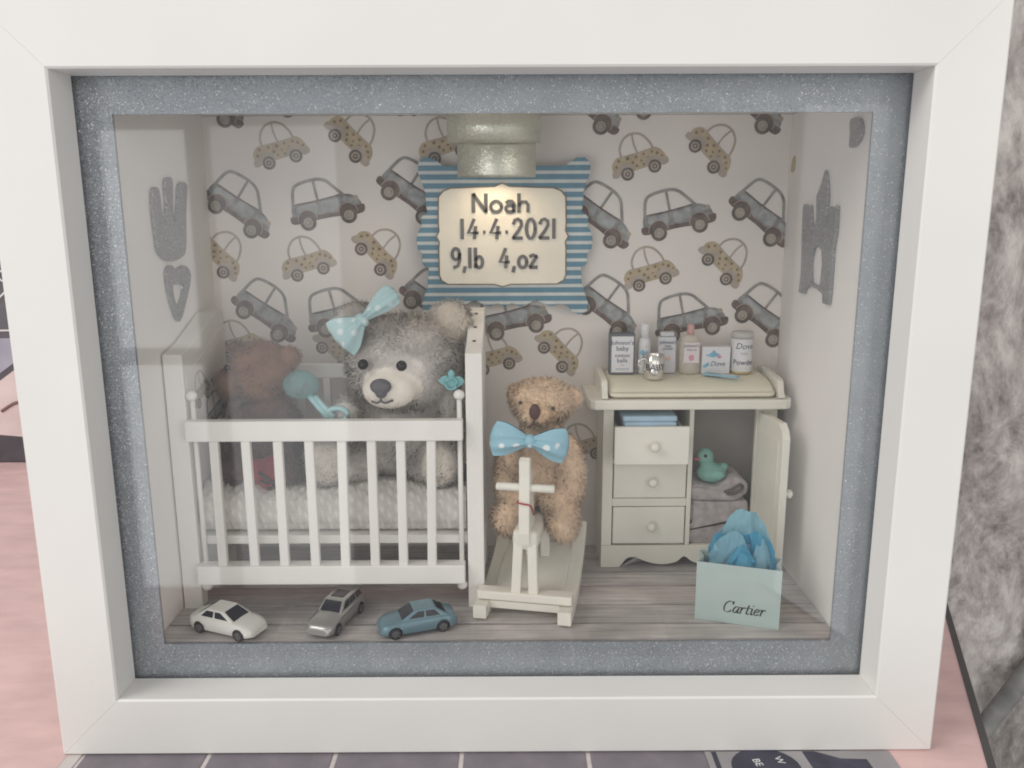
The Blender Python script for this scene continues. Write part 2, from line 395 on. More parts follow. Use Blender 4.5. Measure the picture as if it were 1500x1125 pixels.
def fur(bm, n, length, colfn, parent, width=0.035, comb=(0,0,-0.4), jit=0.45, lenfn=None, name='fur', clump=0.0):
    V, Nn, T = mesh_arrays(bm)
    a = np.linalg.norm(np.cross(V[T[:,1]]-V[T[:,0]], V[T[:,2]]-V[T[:,0]]), axis=1)
    t = RNG.choice(len(T), n, p=a/a.sum())
    r1, r2 = np.sqrt(RNG.random(n)), RNG.random(n)
    w = np.stack([1-r1, r1*(1-r2), r1*r2], 1)
    P = (V[T[t]]*w[:,:,None]).sum(1); Q = (Nn[T[t]]*w[:,:,None]).sum(1)
    Q /= np.linalg.norm(Q,axis=1)[:,None]+1e-9
    keep = np.ones(n,bool)
    sw = np.stack([np.sin(P[:,1]*2.3+P[:,2]*1.7), np.sin(P[:,2]*2.1+P[:,0]*1.3), np.sin(P[:,0]*2.7-P[:,1]*1.9)],1)*0.35
    d = Q*0.75 + np.array(comb) + sw + RNG.normal(0,jit,(n,3))*0.6
    dn = (d*Q).sum(1); d = d + Q*np.maximum(0, 0.15-dn)[:,None]
    d /= np.linalg.norm(d,axis=1)[:,None]
    Ln = length*(0.6+0.7*RNG.random(n))
    if lenfn is not None: Ln = Ln*lenfn(P)
    side = np.cross(d, Q+RNG.normal(0,.25,(n,3))); side /= np.linalg.norm(side,axis=1)[:,None]+1e-9
    side *= np.where((np.cross(side,d)*Q).sum(1) < 0, -1, 1)[:,None]
    wd = width*(0.7+0.6*RNG.random(n))
    bend = np.array([0,0,-0.35])
    d2 = d + bend + RNG.normal(0,.3,(n,3)); d2 /= np.linalg.norm(d2,axis=1)[:,None]
    base = P - Q*0.03
    mid = base + d*(Ln*0.55)[:,None]; tip = mid + d2*(Ln*0.5)[:,None]
    vs = np.stack([base-side*wd[:,None]/2, base+side*wd[:,None]/2, mid-side*wd[:,None]*.4, mid+side*wd[:,None]*.4, tip],1)
    org = np.array(ORG[parent])
    vs = ((vs.reshape(-1,3)-org)*CM)
    i = np.arange(n)*5
    me = bpy.data.meshes.new(name)
    F = np.concatenate([np.stack([i,i+1,i+3],1), np.stack([i,i+3,i+2],1), np.stack([i+2,i+3,i+4],1)])
    me.vertices.add(n*5); me.vertices.foreach_set('co', vs.ravel())
    me.loops.add(F.size); me.loops.foreach_set('vertex_index', F.ravel().astype(np.int32))
    me.polygons.add(len(F)); me.polygons.foreach_set('loop_start', np.arange(0,F.size,3,dtype=np.int32))
    me.update(calc_edges=True)
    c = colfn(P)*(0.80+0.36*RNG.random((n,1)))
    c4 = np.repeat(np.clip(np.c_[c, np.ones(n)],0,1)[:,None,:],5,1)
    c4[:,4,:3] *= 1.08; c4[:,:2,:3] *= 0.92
    at = me.color_attributes.new('tint','FLOAT_COLOR','POINT'); at.data.foreach_set('color', np.clip(c4,0,1).ravel().astype(np.float32))
    nn = Q*1.0 + d*0.2 + RNG.normal(0,.16,(n,3)); nn /= np.linalg.norm(nn,axis=1)[:,None]
    me.polygons.foreach_set('use_smooth', np.ones(len(F),bool))
    me.normals_split_custom_set_from_vertices(np.repeat(nn,5,0).tolist())
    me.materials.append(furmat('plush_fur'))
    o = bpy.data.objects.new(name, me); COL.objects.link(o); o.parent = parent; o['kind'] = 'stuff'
    ORG[o] = ORG[parent]
    return o
def body_tint(o, colfn):
    me = o.data; org = np.array(ORG[o])
    V = np.empty(len(me.vertices)*3); me.vertices.foreach_get('co', V); V = V.reshape(-1,3)/CM + org
    c = np.c_[colfn(V)*1.0, np.ones(len(V))]
    at = me.color_attributes.new('tint','FLOAT_COLOR','POINT'); at.data.foreach_set('color', c.ravel().astype(np.float32))

# ================================================================== SETTING: table, things on it, sofa
def poly_slab(bm, pts, z0, z1, bev=0.0): return prism(bm, pts, 'Z', z0, z1, bev)
tbl = thing('tiled_table', 'pink wooden table top with inset mauve tiles under the white box frame', 'table', (0,0,-LIFT))
pink = pm('pink_wood', (0.70,0.485,0.465), 0.55, var=0.10, vs=90, bump=0.35, bs=300, stretch=(0.4,1,1))
TX0, TW, TY0, TY1 = -16.66, 5.07, -9.9, 10.5
# board with a hole for the tiles: four pieces would show joints, so a ring
bm = nb()
outer = [(-60,-12),(14.9,-12),(24.5,12.9),(24.0,18.5),(-8,46),(-60,46)]
ix0, ix1, iy0, iy1 = TX0-0.62, TX0+6*TW+0.62, -10.6, 11.2
poly_slab(bm, outer, -LIFT-2.6, -LIFT-0.45)
part('table_board', bm, pm('table_edge_dark', (0.10,0.08,0.075), 0.6), tbl)
bm = nb()
def quad(bm, a, b, c, d, z):
    bm.faces.new([bm.verts.new((p[0],p[1],z)) for p in (a,b,c,d)])
zt = -LIFT-0.004
xe = lambda y: 14.9+(y+12)*(9.6/24.9)
ring = [[(-60,-12),(14.9,-12),(xe(iy0),iy0),(-60,iy0)], [(-60,iy0),(ix0,iy0),(ix0,iy1),(-60,iy1)],
        [(ix1,iy0),(xe(iy0),iy0),(xe(iy1),iy1),(ix1,iy1)], [(-60,iy1),(xe(iy1),iy1),(24.5,12.9),(24.0,18.5),(-8,46),(-60,46)]]
for q in ring: prism(bm, q, 'Z', -LIFT-0.445, zt)
part('table_top', bm, pink, tbl)
bm = nb(); prism(bm, [(14.9-.02,-12),(15.22,-12),(24.86,13.0),(24.34,18.6),(24.0,18.5),(24.5,12.9)], 'Z', -LIFT-.6, -LIFT+.03, 0)
part('edge_strip', bm, pm('dark_edging',(.085,.08,.08),.5), tbl)
bm = nb()
box(bm, ix0, TX0-0.06, iy0, iy1, -LIFT-0.44, -LIFT-0.01, 0.02); box(bm, TX0+6*TW+0.06, ix1, iy0, iy1, -LIFT-0.44, -LIFT-0.01, 0.02)
box(bm, TX0-0.06, TX0+6*TW+0.06, iy0, TY0-0.06, -LIFT-0.44, -LIFT-0.01, 0.02); box(bm, TX0-0.06, TX0+6*TW+0.06, TY1+0.06, iy1, -LIFT-0.44, -LIFT-0.01, 0.02)
part('trim_strip', bm, pm('pale_trim', (0.62,0.57,0.55), 0.5, var=0.05), tbl)
bm = nb(); box(bm, TX0-0.055, TX0+6*TW+0.055, TY0-0.055, TY1+0.055, -LIFT-0.44, -LIFT-0.06, 0)
part('grout', bm, pm('pale_grout', (0.62,0.57,0.56), 0.85, var=0.1, vs=300), tbl)
tile_m = pm('mauve_tile', (0.20,0.178,0.20), 0.35, var=0.14, vs=80, bump=0.1, bs=400)
bm = nb(); box(bm, -TW/2+0.09, TW/2-0.09, -2.46, 2.46, -LIFT-0.42, -LIFT-0.006, 0.06)
t0 = part('tile', bm, tile_m, tbl); tm = t0.data
k = 0
for i in range(6):
    for j in range(4):
        o = t0 if k == 0 else to_obj('tile', None, None, None, tbl, mesh=tm)
        o.location = ((TX0+(i+.5)*TW)*CM, (TY0+2.55+j*5.1)*CM, random.uniform(-.01,0)*CM)
        k += 1
# magazine sticking out from below the frame at the front right
mg = thing('magazine', 'glossy printed magazine peeking out under the front edge of the frame', 'magazine', (12,-4,-LIFT))
bm = nb(); box(bm, 8.3, 15.7, -9.5, -0.02, -LIFT+0.006, -LIFT+0.05, 0)
part('page_block', bm, pm('magazine_paper', (0.33,0.315,0.32), 0.3, var=0.18, vs=40), mg)
navy = pm('dark_navy_print', (0.045,0.045,0.07), 0.3, var=0.4, vs=90)
bm = nb(); prism(bm, [(10.5+1.35*math.cos(a),-1.0+1.35*math.sin(a)*0.86) for a in [i*math.pi/12 for i in range(24)]], 'Z', -LIFT+.051, -LIFT+.056)
part('printed_disc', bm, navy, mg)
bm = nb(); prism(bm, [(12.2,-.05),(12.7,-.05),(13.6,-.5),(14.6,-.55),(14.7,-3),(12.6,-3),(12.3,-1.2)], 'Z', -LIFT+.051, -LIFT+.056)
part('printed_shape', bm, navy, mg)
bm = nb(); box(bm, 8.55, 8.75, -9, -.05, -LIFT+.051, -LIFT+.054, 0)
part('printed_line', bm, navy, mg)
pale = pm('white_print', (0.8,0.8,0.8), 0.4)
text('printed_letters', 'BE', 0.42, (10.1,-0.75,-LIFT+.057), (0.2,-1,0), (1,0.2,0), pale, mg)
text('printed_letters', 'W', 0.42, (11.0,-0.62,-LIFT+.057), (0.2,-1,0), (1,0.2,0), pale, mg)
# dark printed book standing far back on the table, left
bk = thing('printed_book', 'dark printed book standing at the back of the pink table, left edge', 'book', (-46,40,-LIFT))
bm = nb(); box(bm, -56,-36.5,40,42.5,-LIFT+.005,24,0.15)
part('cover', bm, pm('navy_cover', (0.10,0.092,0.105), 0.35, var=0.5, vs=18), bk)
bm = nb(); prism(bm, [(-56,1.2),(-36.5,-0.6),(-36.5,4.5),(-38.5,6.0),(-42,5.8),(-44,4.4),(-56,3.5)], 'Y', 39.97, 39.99)
part('printed_pale_patch', bm, pm('pale_pink_print', (0.72,0.60,0.58), 0.4, var=0.1, vs=40), bk)
bm = nb(); prism(bm, [(-56,4.6),(-44,5.0),(-42,6.4),(-36.5,6.7),(-36.5,8.7),(-56,8.3)], 'Y', 39.97, 39.99)
part('printed_lilac_band', bm, pm('lilac_print', (0.36,0.35,0.42), 0.4, var=0.2, vs=30), bk)
bm = nb()
tube(bm, [(-56,39.96,9.1),(-36.5,39.96,9.3)], .09, 6)
tube(bm, [(-46,39.96,9.0),(-39.5,39.96,14.5),(-36.5,39.96,17)], .09, 6)
part('printed_white_line', bm, pale, bk)
bm = nb()
for i in range(5):
    sq = [(-44.2+i*.75+.3*math.cos(a), 39.96, 11.6+i*.75+.42*math.sin(a)) for a in [q*math.pi/5 for q in range(10)]]
    tube(bm, sq, .08, 5, closed=True)
part('printed_scrawl', bm, pale, bk)
bm = nb()
tube(bm, [(-40.2+1.0*math.cos(a),39.95,3.5+1.1*math.sin(a)) for a in [q*math.pi/7 for q in range(14)]], .16, 5, closed=True)
tube(bm, spline([(-43.5,39.95,2.2),(-42,39.95,3),(-41,39.95,2.4)],4), .14, 5)
part('printed_drawing', bm, pm('brown_print', (0.22,0.13,0.13), 0.5), bk)
bm = nb(); ball(bm, (-39.4,39.95,1.6), (.7,.03,.8)); part('printed_red_mark', bm, pm('red_print', (0.45,0.10,0.14), 0.5), bk)
# crushed-velvet sofa behind the table on the right
sf = thing('velvet_sofa', 'grey mauve crushed velvet sofa to the right behind the table', 'sofa', (45,30,-40))
vel = velvet('crushed_velvet')
bm = nb(); nx, nz = 60, 80
gv = [[None]*(nz+1) for _ in range(nx+1)]
for i in range(nx+1):
    for j in range(nz+1):
        x = 20+40*i/nx; z = -38+85*j/nz
        e = min(1, (x-20)/3, (z+38)/3, (47-z)/3); y = 20 + (1-e)**2*2.5
        y += 0.5*math.sin(x*.5+z*.17)+0.35*math.sin(z*.42-x*.3)+0.25*math.sin(x*1.1+z*.7)
        dfold = (z-6) - 0.55*(x-33); y += 0.9*math.exp(-(dfold/0.8)**2)
        gv[i][j] = bm.verts.new((x,y,z))
for i in range(nx):
    for j in range(nz):
        f = bm.faces.new((gv[i][j],gv[i+1][j],gv[i+1][j+1],gv[i][j+1])); f.smooth = True
bmesh.ops.solidify(bm, geom=bm.faces[:], thickness=-8)
part('back_cushion', bm, vel, sf)
bm = nb(); pts = [(26+i*1.0, 18.9, -25.0+i*1.82) for i in range(24)]
pts = [(x,19.0-0.1*math.sin(i),z) for i,(x,_,z) in enumerate(pts)]
tube(bm, pts, 0.62, 10); part('piping', bm, pm('grey_piping', (0.22,0.215,0.205), 0.7, var=0.25, vs=90), sf)
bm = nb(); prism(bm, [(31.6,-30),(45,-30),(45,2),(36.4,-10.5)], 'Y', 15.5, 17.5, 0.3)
part('gap_shade', bm, pm('dark_green_shade', (0.13,0.145,0.13), 0.8, var=0.2), sf)  # dark green slab standing in for the shadow gap at the sofa

# ================================================================== THE BOX FRAME
H = 23.62
frame = thing('box_frame', 'large white box frame with blue glitter border around a miniature nursery', 'picture frame', (0,0,0))
sec = [(0.07,0.0),(2.36,0.0),(2.45,0.09),(2.45,13.0),(1.6,13.0),(1.6,1.56),(0.0,1.56),(0.0,0.07)]
def rail(side):
    bm = nb(); g = 0.003
    def P(r, y, s):
        if side in 'TB':
            z = H+r if side == 'T' else -r
            return (s*(15+r-g), y, z)
        x = 15+r if side == 'R' else -15-r
        return (x, y, -r+g if s < 0 else H+r-g)
    A = [bm.verts.new(P(r,y,-1)) for r,y in sec]; B = [bm.verts.new(P(r,y,1)) for r,y in sec]
    n = len(sec)
    fs = [bm.faces.new(A), bm.faces.new(B[::-1])]
    for i in range(n): fs.append(bm.faces.new((A[i],B[i],B[(i+1)%n],A[(i+1)%n])))
    bmesh.ops.recalc_face_normals(bm, faces=fs)
    return part('frame_rail', bm, white, frame)
for s in 'TBLR': rail(s)
bm = nb(); box(bm, -15.55, 15.55, 1.575, 1.745, -0.55, 24.15, 0)
part('glass_pane', bm, glassmat(), frame)
# glitter mat with its window
bm = nb()
MX, MZ0, MZ1 = 13.76, 1.42, 22.33
def ringv(x, z0, z1, y): return [bm.verts.new(p) for p in ((-x,y,z0),(x,y,z0),(x,y,z1),(-x,y,z1))]
Of, If, Ob, Ib = ringv(15.5,-.5,24.1,1.76), ringv(MX,MZ0,MZ1,1.76), ringv(15.5,-.5,24.1,1.9), ringv(MX,MZ0,MZ1,1.9)
for i in range(4):
    j = (i+1)%4
    bm.faces.new((Of[i],Of[j],If[j],If[i])); bm.faces.new((Ob[j],Ob[i],Ib[i],Ib[j])); bm.faces.new((If[i],If[j],Ib[j],Ib[i])); bm.faces.new((Of[j],Of[i],Ob[i],Ob[j]))
bmesh.ops.recalc_face_normals(bm, faces=bm.faces)
part('glitter_border', bm, gl_blue, frame, 'blue grey glitter card border')
for s in (-1,1):
    bm = nb(); box(bm, min(s*WX,s*(WX+.3)), max(s*WX,s*(WX+.3)), 1.92, BY-.02, FL-.3, 23.4, 0); part('side_panel', bm, paper, frame)
bm = nb(); box(bm, -WX-.3, WX+.3, 1.92, BY+.3, 23.42, 23.7, 0); part('top_panel', bm, paper, frame)
back = None
bm = nb(); box(bm, -WX-.3, WX+.3, BY, BY+.3, FL-.4, 23.4, 0)
back = part('wallpaper_panel', bm, print_w, frame, 'white wallpaper printed with blue and yellow cars')
bm = nb(); box(bm, -WX-.3, WX+.3, 1.92, BY-.01, FL-.45, FL-.09, 0)
floor = part('floor_panel', bm, pm('dark_joint', (0.05,0.042,0.042), 0.9), frame)
pl = woodmat('grey_printed_planks', (0.31,0.288,0.285), (0.46,0.43,0.42), (0.60,0.57,0.55))
ys = [1.93,3.30,5.02,6.95,8.45,10.15,11.88]
for a, b in zip(ys, ys[1:]):
    bm = nb(); n = 28
    def edge(y, ph, amp): return [(-WX+.02+(2*WX-.04)*i/n, y+amp*math.sin(i*.9+ph)+amp*.6*math.sin(i*.37+ph*2)) for i in range(n+1)]
    lo = edge(a+.08, a*3, .03 if a > 2 else 0); hi = edge(b-.08, b*3, .03 if b < 11 else 0)
    T = [[bm.verts.new((*p, FL)) for p in e] for e in (lo,hi)]; Bq = [[bm.verts.new((*p, FL-.085)) for p in e] for e in (lo,hi)]
    for i in range(n):
        bm.faces.new((T[0][i],T[0][i+1],T[1][i+1],T[1][i])); bm.faces.new((Bq[0][i],Bq[0][i+1],T[0][i+1],T[0][i])); bm.faces.new((T[1][i],T[1][i+1],Bq[1][i+1],Bq[1][i]))
    part('plank', bm, pl, floor)
# ---- cars printed on the wallpaper (flat print, hair-thin layers)
EX, EZ, NY = Vector((1,0,0)), Vector((0,0,1)), Vector((0,-1,0))
def wash(name, col, var=.40): return pm(name, col, 0.75, var=var, vs=210, spec=.2)
bl_body, bl_dark, tyre_p, hub_p, bl_line = wash('print_slate',(0.28,0.285,0.285)), wash('print_umber',(0.17,0.125,0.115)), wash('print_tyre',(0.155,0.13,0.115)), wash('print_hub',(0.42,0.37,0.30),.15), wash('print_grey_line',(0.31,0.295,0.285),.3)
ye_body, ye_line, ye_dot, ye_tyre = wash('print_sand',(0.50,0.415,0.285),.16), wash('print_pale_line',(0.46,0.40,0.345),.12), wash('print_brown_dot',(0.27,0.19,0.14)), wash('print_tyre_brown',(0.17,0.14,0.125))
def flat(bm, poly, h, mi):
    f = bm.faces.new([bm.verts.new((x,-h,z)) for x,z in poly]); f.material_index = mi
    if f.normal.y > 0: f.normal_flip()
    f.normal_update()
    if f.normal.y > 0: f.normal_flip()
def circ(cx, cz, r, n=18, a0=0, a1=2*math.pi): return [(cx+r*math.cos(a0+(a1-a0)*i/n), cz+r*math.sin(a0+(a1-a0)*i/n)) for i in range(n)]
def line2(bm, pts, w, h, mi, k=5):
    n0 = len(bm.faces); ps = [(p.x,p.y) for p in spline([(a,b,0) for a,b in pts],k)]
    ribbon(bm, ps, w, .002, Vector((0,-h,0)), EX, EZ, NY)
    bm.faces.ensure_lookup_table()
    for f in bm.faces[n0:]: f.material_index = mi
def blue_car():
    bm = nb()
    sm = lambda p: [(q.x,q.y) for q in spline([(a,b,0) for a,b in p],4,True)]
    flat(bm, sm([(-1.72,.5),(-1.7,.95),(-1.5,1.18),(-.5,1.2),(.75,1.27),(1.25,1.2),(1.6,.98),(1.76,.6),(1.6,.42),(0,.38),(-1.5,.38)]), .004, 0)
    flat(bm, sm([(-1.8,.62),(-1.82,.3),(-1.4,.22),(0,.28),(1.5,.2),(1.84,.34),(1.84,.62),(1.5,.6),(.8,.5),(0,.48),(-1.3,.55)]), .012, 1)
    flat(bm, sm([(-1.42,.72),(-1.38,1.02),(-.9,1.08),(-.48,1.06),(-.46,.62),(-.9,.66)]), .008, 5); flat(bm, sm([(-.18,.6),(-.18,1.06),(.3,1.1),(.66,1.1),(.62,.68),(.2,.58)]), .008, 5); flat(bm, sm([(.9,.85),(.92,1.12),(1.2,1.08),(1.45,.9),(1.2,.82)]), .008, 5)
    flat(bm, circ(1.53,.98,.13,10), .016, 3)
    line2(bm, [(-1.58,1.1),(-1.42,1.85),(-1.1,2.1),(-.3,2.18),(.2,2.05),(.55,1.7),(.95,1.22)], .15, .02, 4)
    line2(bm, [(-.3,.5),(-.33,1.2),(-.36,2.15)], .13, .022, 4)
    line2(bm, [(.72,.55),(.78,.9),(.75,1.25)], .06, .022, 4); line2(bm, [(-1.5,1.15),(-.4,1.16),(.8,1.26)], .06, .022, 1)
    for cx in (-1.02,1.02):
        flat(bm, circ(cx,.34,.50,16,0,math.pi)+[(cx-.5,.3)], .024, 3)
        flat(bm, circ(cx,.34,.46,16,0,math.pi)+[(cx-.46,.3)], .026, 1)
        flat(bm, circ(cx,.22,.40), .030, 2); flat(bm, circ(cx,.22,.24), .034, 3); flat(bm, circ(cx,.22,.17), .037, 4); flat(bm, circ(cx,.22,.10), .040, 3)
    for v in bm.verts: v.co.z -= 1.0
    return bm
def yellow_car():
    bm = nb()
    sm = lambda p: [(q.x,q.y) for q in spline([(a,b,0) for a,b in p],4,True)]
    flat(bm, sm([(-1.3,.35),(-1.32,.7),(-1.05,1.0),(-.6,1.02),(.4,1.0),(.85,1.05),(1.15,.85),(1.32,.5),(1.25,.25),(.4,.22),(-.4,.2),(-1.1,.2)]), .004, 0)
    flat(bm, sm([(-1.36,.4),(-1.38,.12),(-1.05,.12),(-1.0,.4)]), .008, 1); flat(bm, sm([(1.0,.3),(1.05,.1),(1.38,.16),(1.36,.44)]), .008, 1)
    line2(bm, [(-.78,.95),(-.75,1.4),(-.45,1.8),(0,1.92),(.42,1.75),(.7,1.35),(.8,1.0)], .11, .012, 1)
    line2(bm, [(.02,1.0),(-.05,1.45),(-.02,1.9)], .09, .014, 1); line2(bm, [(-.9,1.0),(0,.98),(.85,1.02)], .05, .014, 1)
    rr = random.Random(5)
    for x, z in ((-1.12,.6),(-.95,.85),(-.72,.62),(-.5,.85),(-.3,.6),(-.08,.82),(.12,.58),(.3,.85),(.5,.62),(.72,.85),(.95,.72),(1.15,.55),(-.15,.4),(.2,.38)):
        flat(bm, circ(x,z,rr.uniform(.055,.085),8), .016, 2)
    for cx in (-.68,.68):
        flat(bm, circ(cx,.3,.40,14,0,math.pi)+[(cx-.4,.27)], .018, 1)
        flat(bm, circ(cx,.15,.32), .022, 3); flat(bm, circ(cx,.15,.2), .026, 1); flat(bm, circ(cx,.15,.13), .03, 3); flat(bm, circ(cx,.15,.06,8), .033, 1)
    for v in bm.verts: v.co.z -= .85
    return bm
def put_cars(design, mats, spots, ang, nm):
    src = design(); src.normal_update(); base = None
    for x, z in spots:
        c = src.copy()
        M = Matrix.Translation((x,BY-.003,z)) @ Matrix.Rotation(math.radians(ang+random.uniform(-2,2)),4,'Y')
        bmesh.ops.transform(c, matrix=M, verts=c.verts)
        for s in (-1,1): bmesh.ops.bisect_plane(c, geom=c.verts[:]+c.edges[:]+c.faces[:], plane_co=(s*(WX-.01),0,0), plane_no=(s,0,0), clear_outer=True)
        if len(c.faces): part('printed_car', c, mats, back)
    src.free()
bmats = [bl_body,bl_dark,tyre_p,hub_p,bl_line,wash('print_pale_slate',(0.37,0.385,0.39),.3)]; ymats = [ye_body,ye_line,ye_dot,ye_tyre]
put_cars(blue_car, bmats, [(-12.53,19.25),(-4.03,19.87),(5.22,18.69),(13.17,18.76),(-11.53,14.06),(5.65,14.16),(13.57,13.71),(-3.1,14.5),(-13.4,24.5),(-5,25),(4.6,24.1),(12.4,24.1)], 37, 'blue')
put_cars(blue_car, bmats, [(-8.45,19.33),(8.8,18.78),(-7.89,14.04),(9.65,13.69),(0.74,13.83),(-9.2,24.7),(7.9,24.5)], -11, 'blue')
put_cars(yellow_car, ymats, [(-10.58,22.07),(6.79,21.5),(-9.53,16.66),(7.51,16.09),(-.3,11.82),(-13.32,12.51),(-2.58,22.27),(4.2,7.05)], -15, 'yellow')
put_cars(yellow_car, ymats, [(-6.85,22.5),(10.54,21.93),(-5.8,17.05),(11.4,16.51),(3.27,12.09),(-13.67,16.95),(-7.98,12.13)], 47, 'yellow')

# ================================================================== flat decorations on the walls
def cutout(name, label, cat, side, polys, holes_bm=None, t=.16):
    """die-cut card on a side wall: polygons in (y, z)"""
    x0 = side*(WX-.02-t); x1 = side*(WX-.02)
    bm = nb()
    for p in polys: prism(bm, p, 'X', min(x0,x1), max(x0,x1), 0.02)
    c = polys[0]; zz = min(q[1] for p in polys for q in p); yy = sum(q[0] for q in c)/len(c)
    return solo(name, bm, gl_silver, label, cat, (side*(WX-.1), yy, zz))
sp2 = lambda p,k=5: [(q.x,q.y) for q in spline([(a,b,0) for a,b in p],k,True)]
def finger(y, z0, z1, w): return sp2([(y-w*.9,z0),(y-w,z0+(z1-z0)*.4),(y-w*.85,z1-.35),(y,z1),(y+w*.85,z1-.35),(y+w,z0+(z1-z0)*.4),(y+w*.9,z0)],4)
CL= [(6.81, 20.54), (7.11, 20.01), (7.6, 19.47), (7.42, 18.53), (7.85, 17.7), (8.32, 19.1), (8.52, 19.04), (9.06, 19.14), (9.21, 18.98), (9.12, 17.99), (8.89, 16.15), (9.0, 15.13), (8.37, 15.12), (8.23, 15.37), (7.63, 15.55), (6.77, 15.49), (6.93, 15.61), (7.62, 15.72), (7.8, 16.6), (7.6, 17.2), (7.02, 17.38)]
CR= [(6.81, 20.54), (6.54, 19.99), (6.38, 19.44), (6.38, 18.6), (6.0, 17.65), (5.92, 19.02), (5.78, 18.95), (5.26, 19.04), (5.17, 18.07), (5.36, 17.23), (5.32, 15.65), (5.39, 14.94), (6.01, 14.94), (6.12, 15.33), (6.77, 15.49), (6.93, 15.61), (6.45, 15.72), (6.38, 16.6), (6.55, 17.15), (7.02, 17.38)]
HAND= [(5.69, 19.91), (5.36, 19.79), (5.17, 19.12), (5.26, 17.75), (5.39, 17.25), (5.93, 16.92), (6.66, 16.81), (7.75, 16.93), (8.31, 17.33), (8.64, 18.83), (9.0, 19.97), (8.8, 20.2), (8.47, 20.21), (8.07, 19.99), (7.78, 19.15), (7.3, 18.42), (7.16, 18.73), (7.42, 20.17), (7.05, 20.36), (6.66, 20.14), (6.59, 19.14), (6.28, 18.43), (6.05, 18.83), (5.96, 19.72)]
HO= [(5.95, 16.2), (6.12, 16.55), (6.5, 16.65), (7.1, 16.41), (7.86, 16.57), (8.53, 16.25), (8.46, 15.79), (7.9, 15.07), (6.87, 14.16), (6.17, 15.14)]
HI= [(6.44, 15.69), (6.52, 15.82), (6.74, 15.85), (7.04, 15.78), (7.42, 15.79), (7.68, 15.72), (7.67, 15.55), (7.45, 15.17), (6.93, 14.79), (6.54, 15.16)]
cutout('hand_cutout', 'silver glitter hand cut-out with raised fingers above the heart, left wall', 'decoration', -1, [sp2(HAND,3)])
# hollow heart as a ring of quads
def ring_prism(outer, inner, side, t=.16):
    bm = nb(); x0, x1 = side*(WX-.02-t), side*(WX-.02)
    n = len(outer); V = [[bm.verts.new((x,*p)) for p in q] for x in (x0,x1) for q in (outer,inner)]
    for i in range(n):
        j = (i+1)%n
        bm.faces.new((V[0][i],V[0][j],V[1][j],V[1][i])); bm.faces.new((V[2][i],V[3][i],V[3][j],V[2][j]))
        bm.faces.new((V[0][i],V[2][i],V[2][j],V[0][j])); bm.faces.new((V[1][i],V[1][j],V[3][j],V[3][i]))
    bmesh.ops.recalc_face_normals(bm, faces=bm.faces)
    return bm
ho = sp2(HO,3); hi = sp2(HI,3)
hb = ring_prism(ho, hi, -1)
solo('heart_cutout', hb, gl_silver, 'hollow silver glitter heart under the hand cut-out on the left wall', 'decoration', (-WX+.1,6.85,14.2))
castle = [CL, CR]
cutout('castle_cutout', 'silver glitter castle cut-out with pointed middle spire on the right wall', 'decoration', 1, castle)
cutout('oval_cutout', 'small silver glitter half-oval at the top of the right wall', 'decoration', 1, [sp2([(4.5,22.35),(4.45,21.8),(4.4,21.3),(3.8,21.35),(3.4,21.75),(3.7,22.3)],4)])
yc = nb(); prism(yc, sp2([(11.55,20.7),(11.5,21.2),(11.2,21.45),(11.05,21.2),(11.1,20.75)],3), 'X', WX-.03, WX-.012)
part('printed_fragment', yc, ye_body, frame)

# ---- plaque with the name and date
plq = thing('name_plaque', 'blue and white striped scalloped plaque with cream centre reading Noah', 'plaque', (0.33,11.2,14.0))
half = [(0,21.0),(2.0,21.0),(2.9,21.02),(3.15,21.2),(3.45,21.38),(3.85,21.4),(4.1,21.15),(4.12,20.7),(3.95,20.25),(3.8,19.8),(3.78,19.2),(3.72,18.85),(3.95,18.72),(4.05,18.55),(4.02,18.2),(4.22,17.85),(4.28,17.5),(4.22,17.1),(4.02,16.85),(4.05,16.5),(3.92,16.28),(3.72,16.2),(3.76,15.7),(3.8,15.3),(3.95,14.9),(4.1,14.45),(4.05,14.05),(3.7,13.88),(3.35,13.98),(3.1,14.3),(2.8,14.42),(2.3,14.3),(1.9,14.42),(1.5,14.62),(1.15,14.42),(.75,14.3),(.35,14.45),(0,14.3)]
out2 = half + [(-x,z) for x,z in half[::-1] if x > 0]
out2 = [(x+.33,z) for x,z in out2]
bm = nb(); prism(bm, out2, 'Y', 11.12, 11.3, .03)
part('striped_card', bm, stripemat('blue_white_stripe', (0.125,0.29,0.40), (0.70,0.74,0.73), .415, .30), plq)
for x in (-2.6,3.2):
    for z in (15.2,20):
        bm = nb(); box(bm, x-.3,x+.3,11.31,11.88,z-.3,z+.3,0); part('foam_pad', bm, paper, plq)
q = [(0,20.18),(.35,20.02),(2.45,19.95),(2.8,19.82),(3.02,19.55),(3.05,18.3),(3.02,17.95),(3.16,17.7),(3.02,17.45),(3.05,17.1),(3.05,15.85),(2.95,15.6),(2.65,15.43),(.4,15.42),(0,15.3)]
inn = [(x*1.0+.22,z) for x,z in q+[(-x,z) for x,z in q[::-1] if x>0]]
cx0 = sum(p[0] for p in inn)/len(inn)
big = [((x-.22)*1.022+.22,(z-17.7)*1.024+17.7) for x,z in inn]
bm = nb(); prism(bm, big, 'Y', 11.055, 11.115); part('inked_edge', bm, pm('brown_ink_edge',(0.26,0.20,0.14),.7,var=.3,vs=200), plq)
bm = nb(); prism(bm, inn, 'Y', 10.98, 11.05, .02); cp = part('cream_card', bm, pm('cream_card',(0.85,0.80,0.69),.7,var=.05,vs=60,bump=.1), plq)
def arc(cx,cz,rx,rz,a0=0,a1=360,n=14): return [(cx+rx*math.cos(math.radians(a0+(a1-a0)*i/n)), cz+rz*math.sin(math.radians(a0+(a1-a0)*i/n))) for i in range(n+1)]
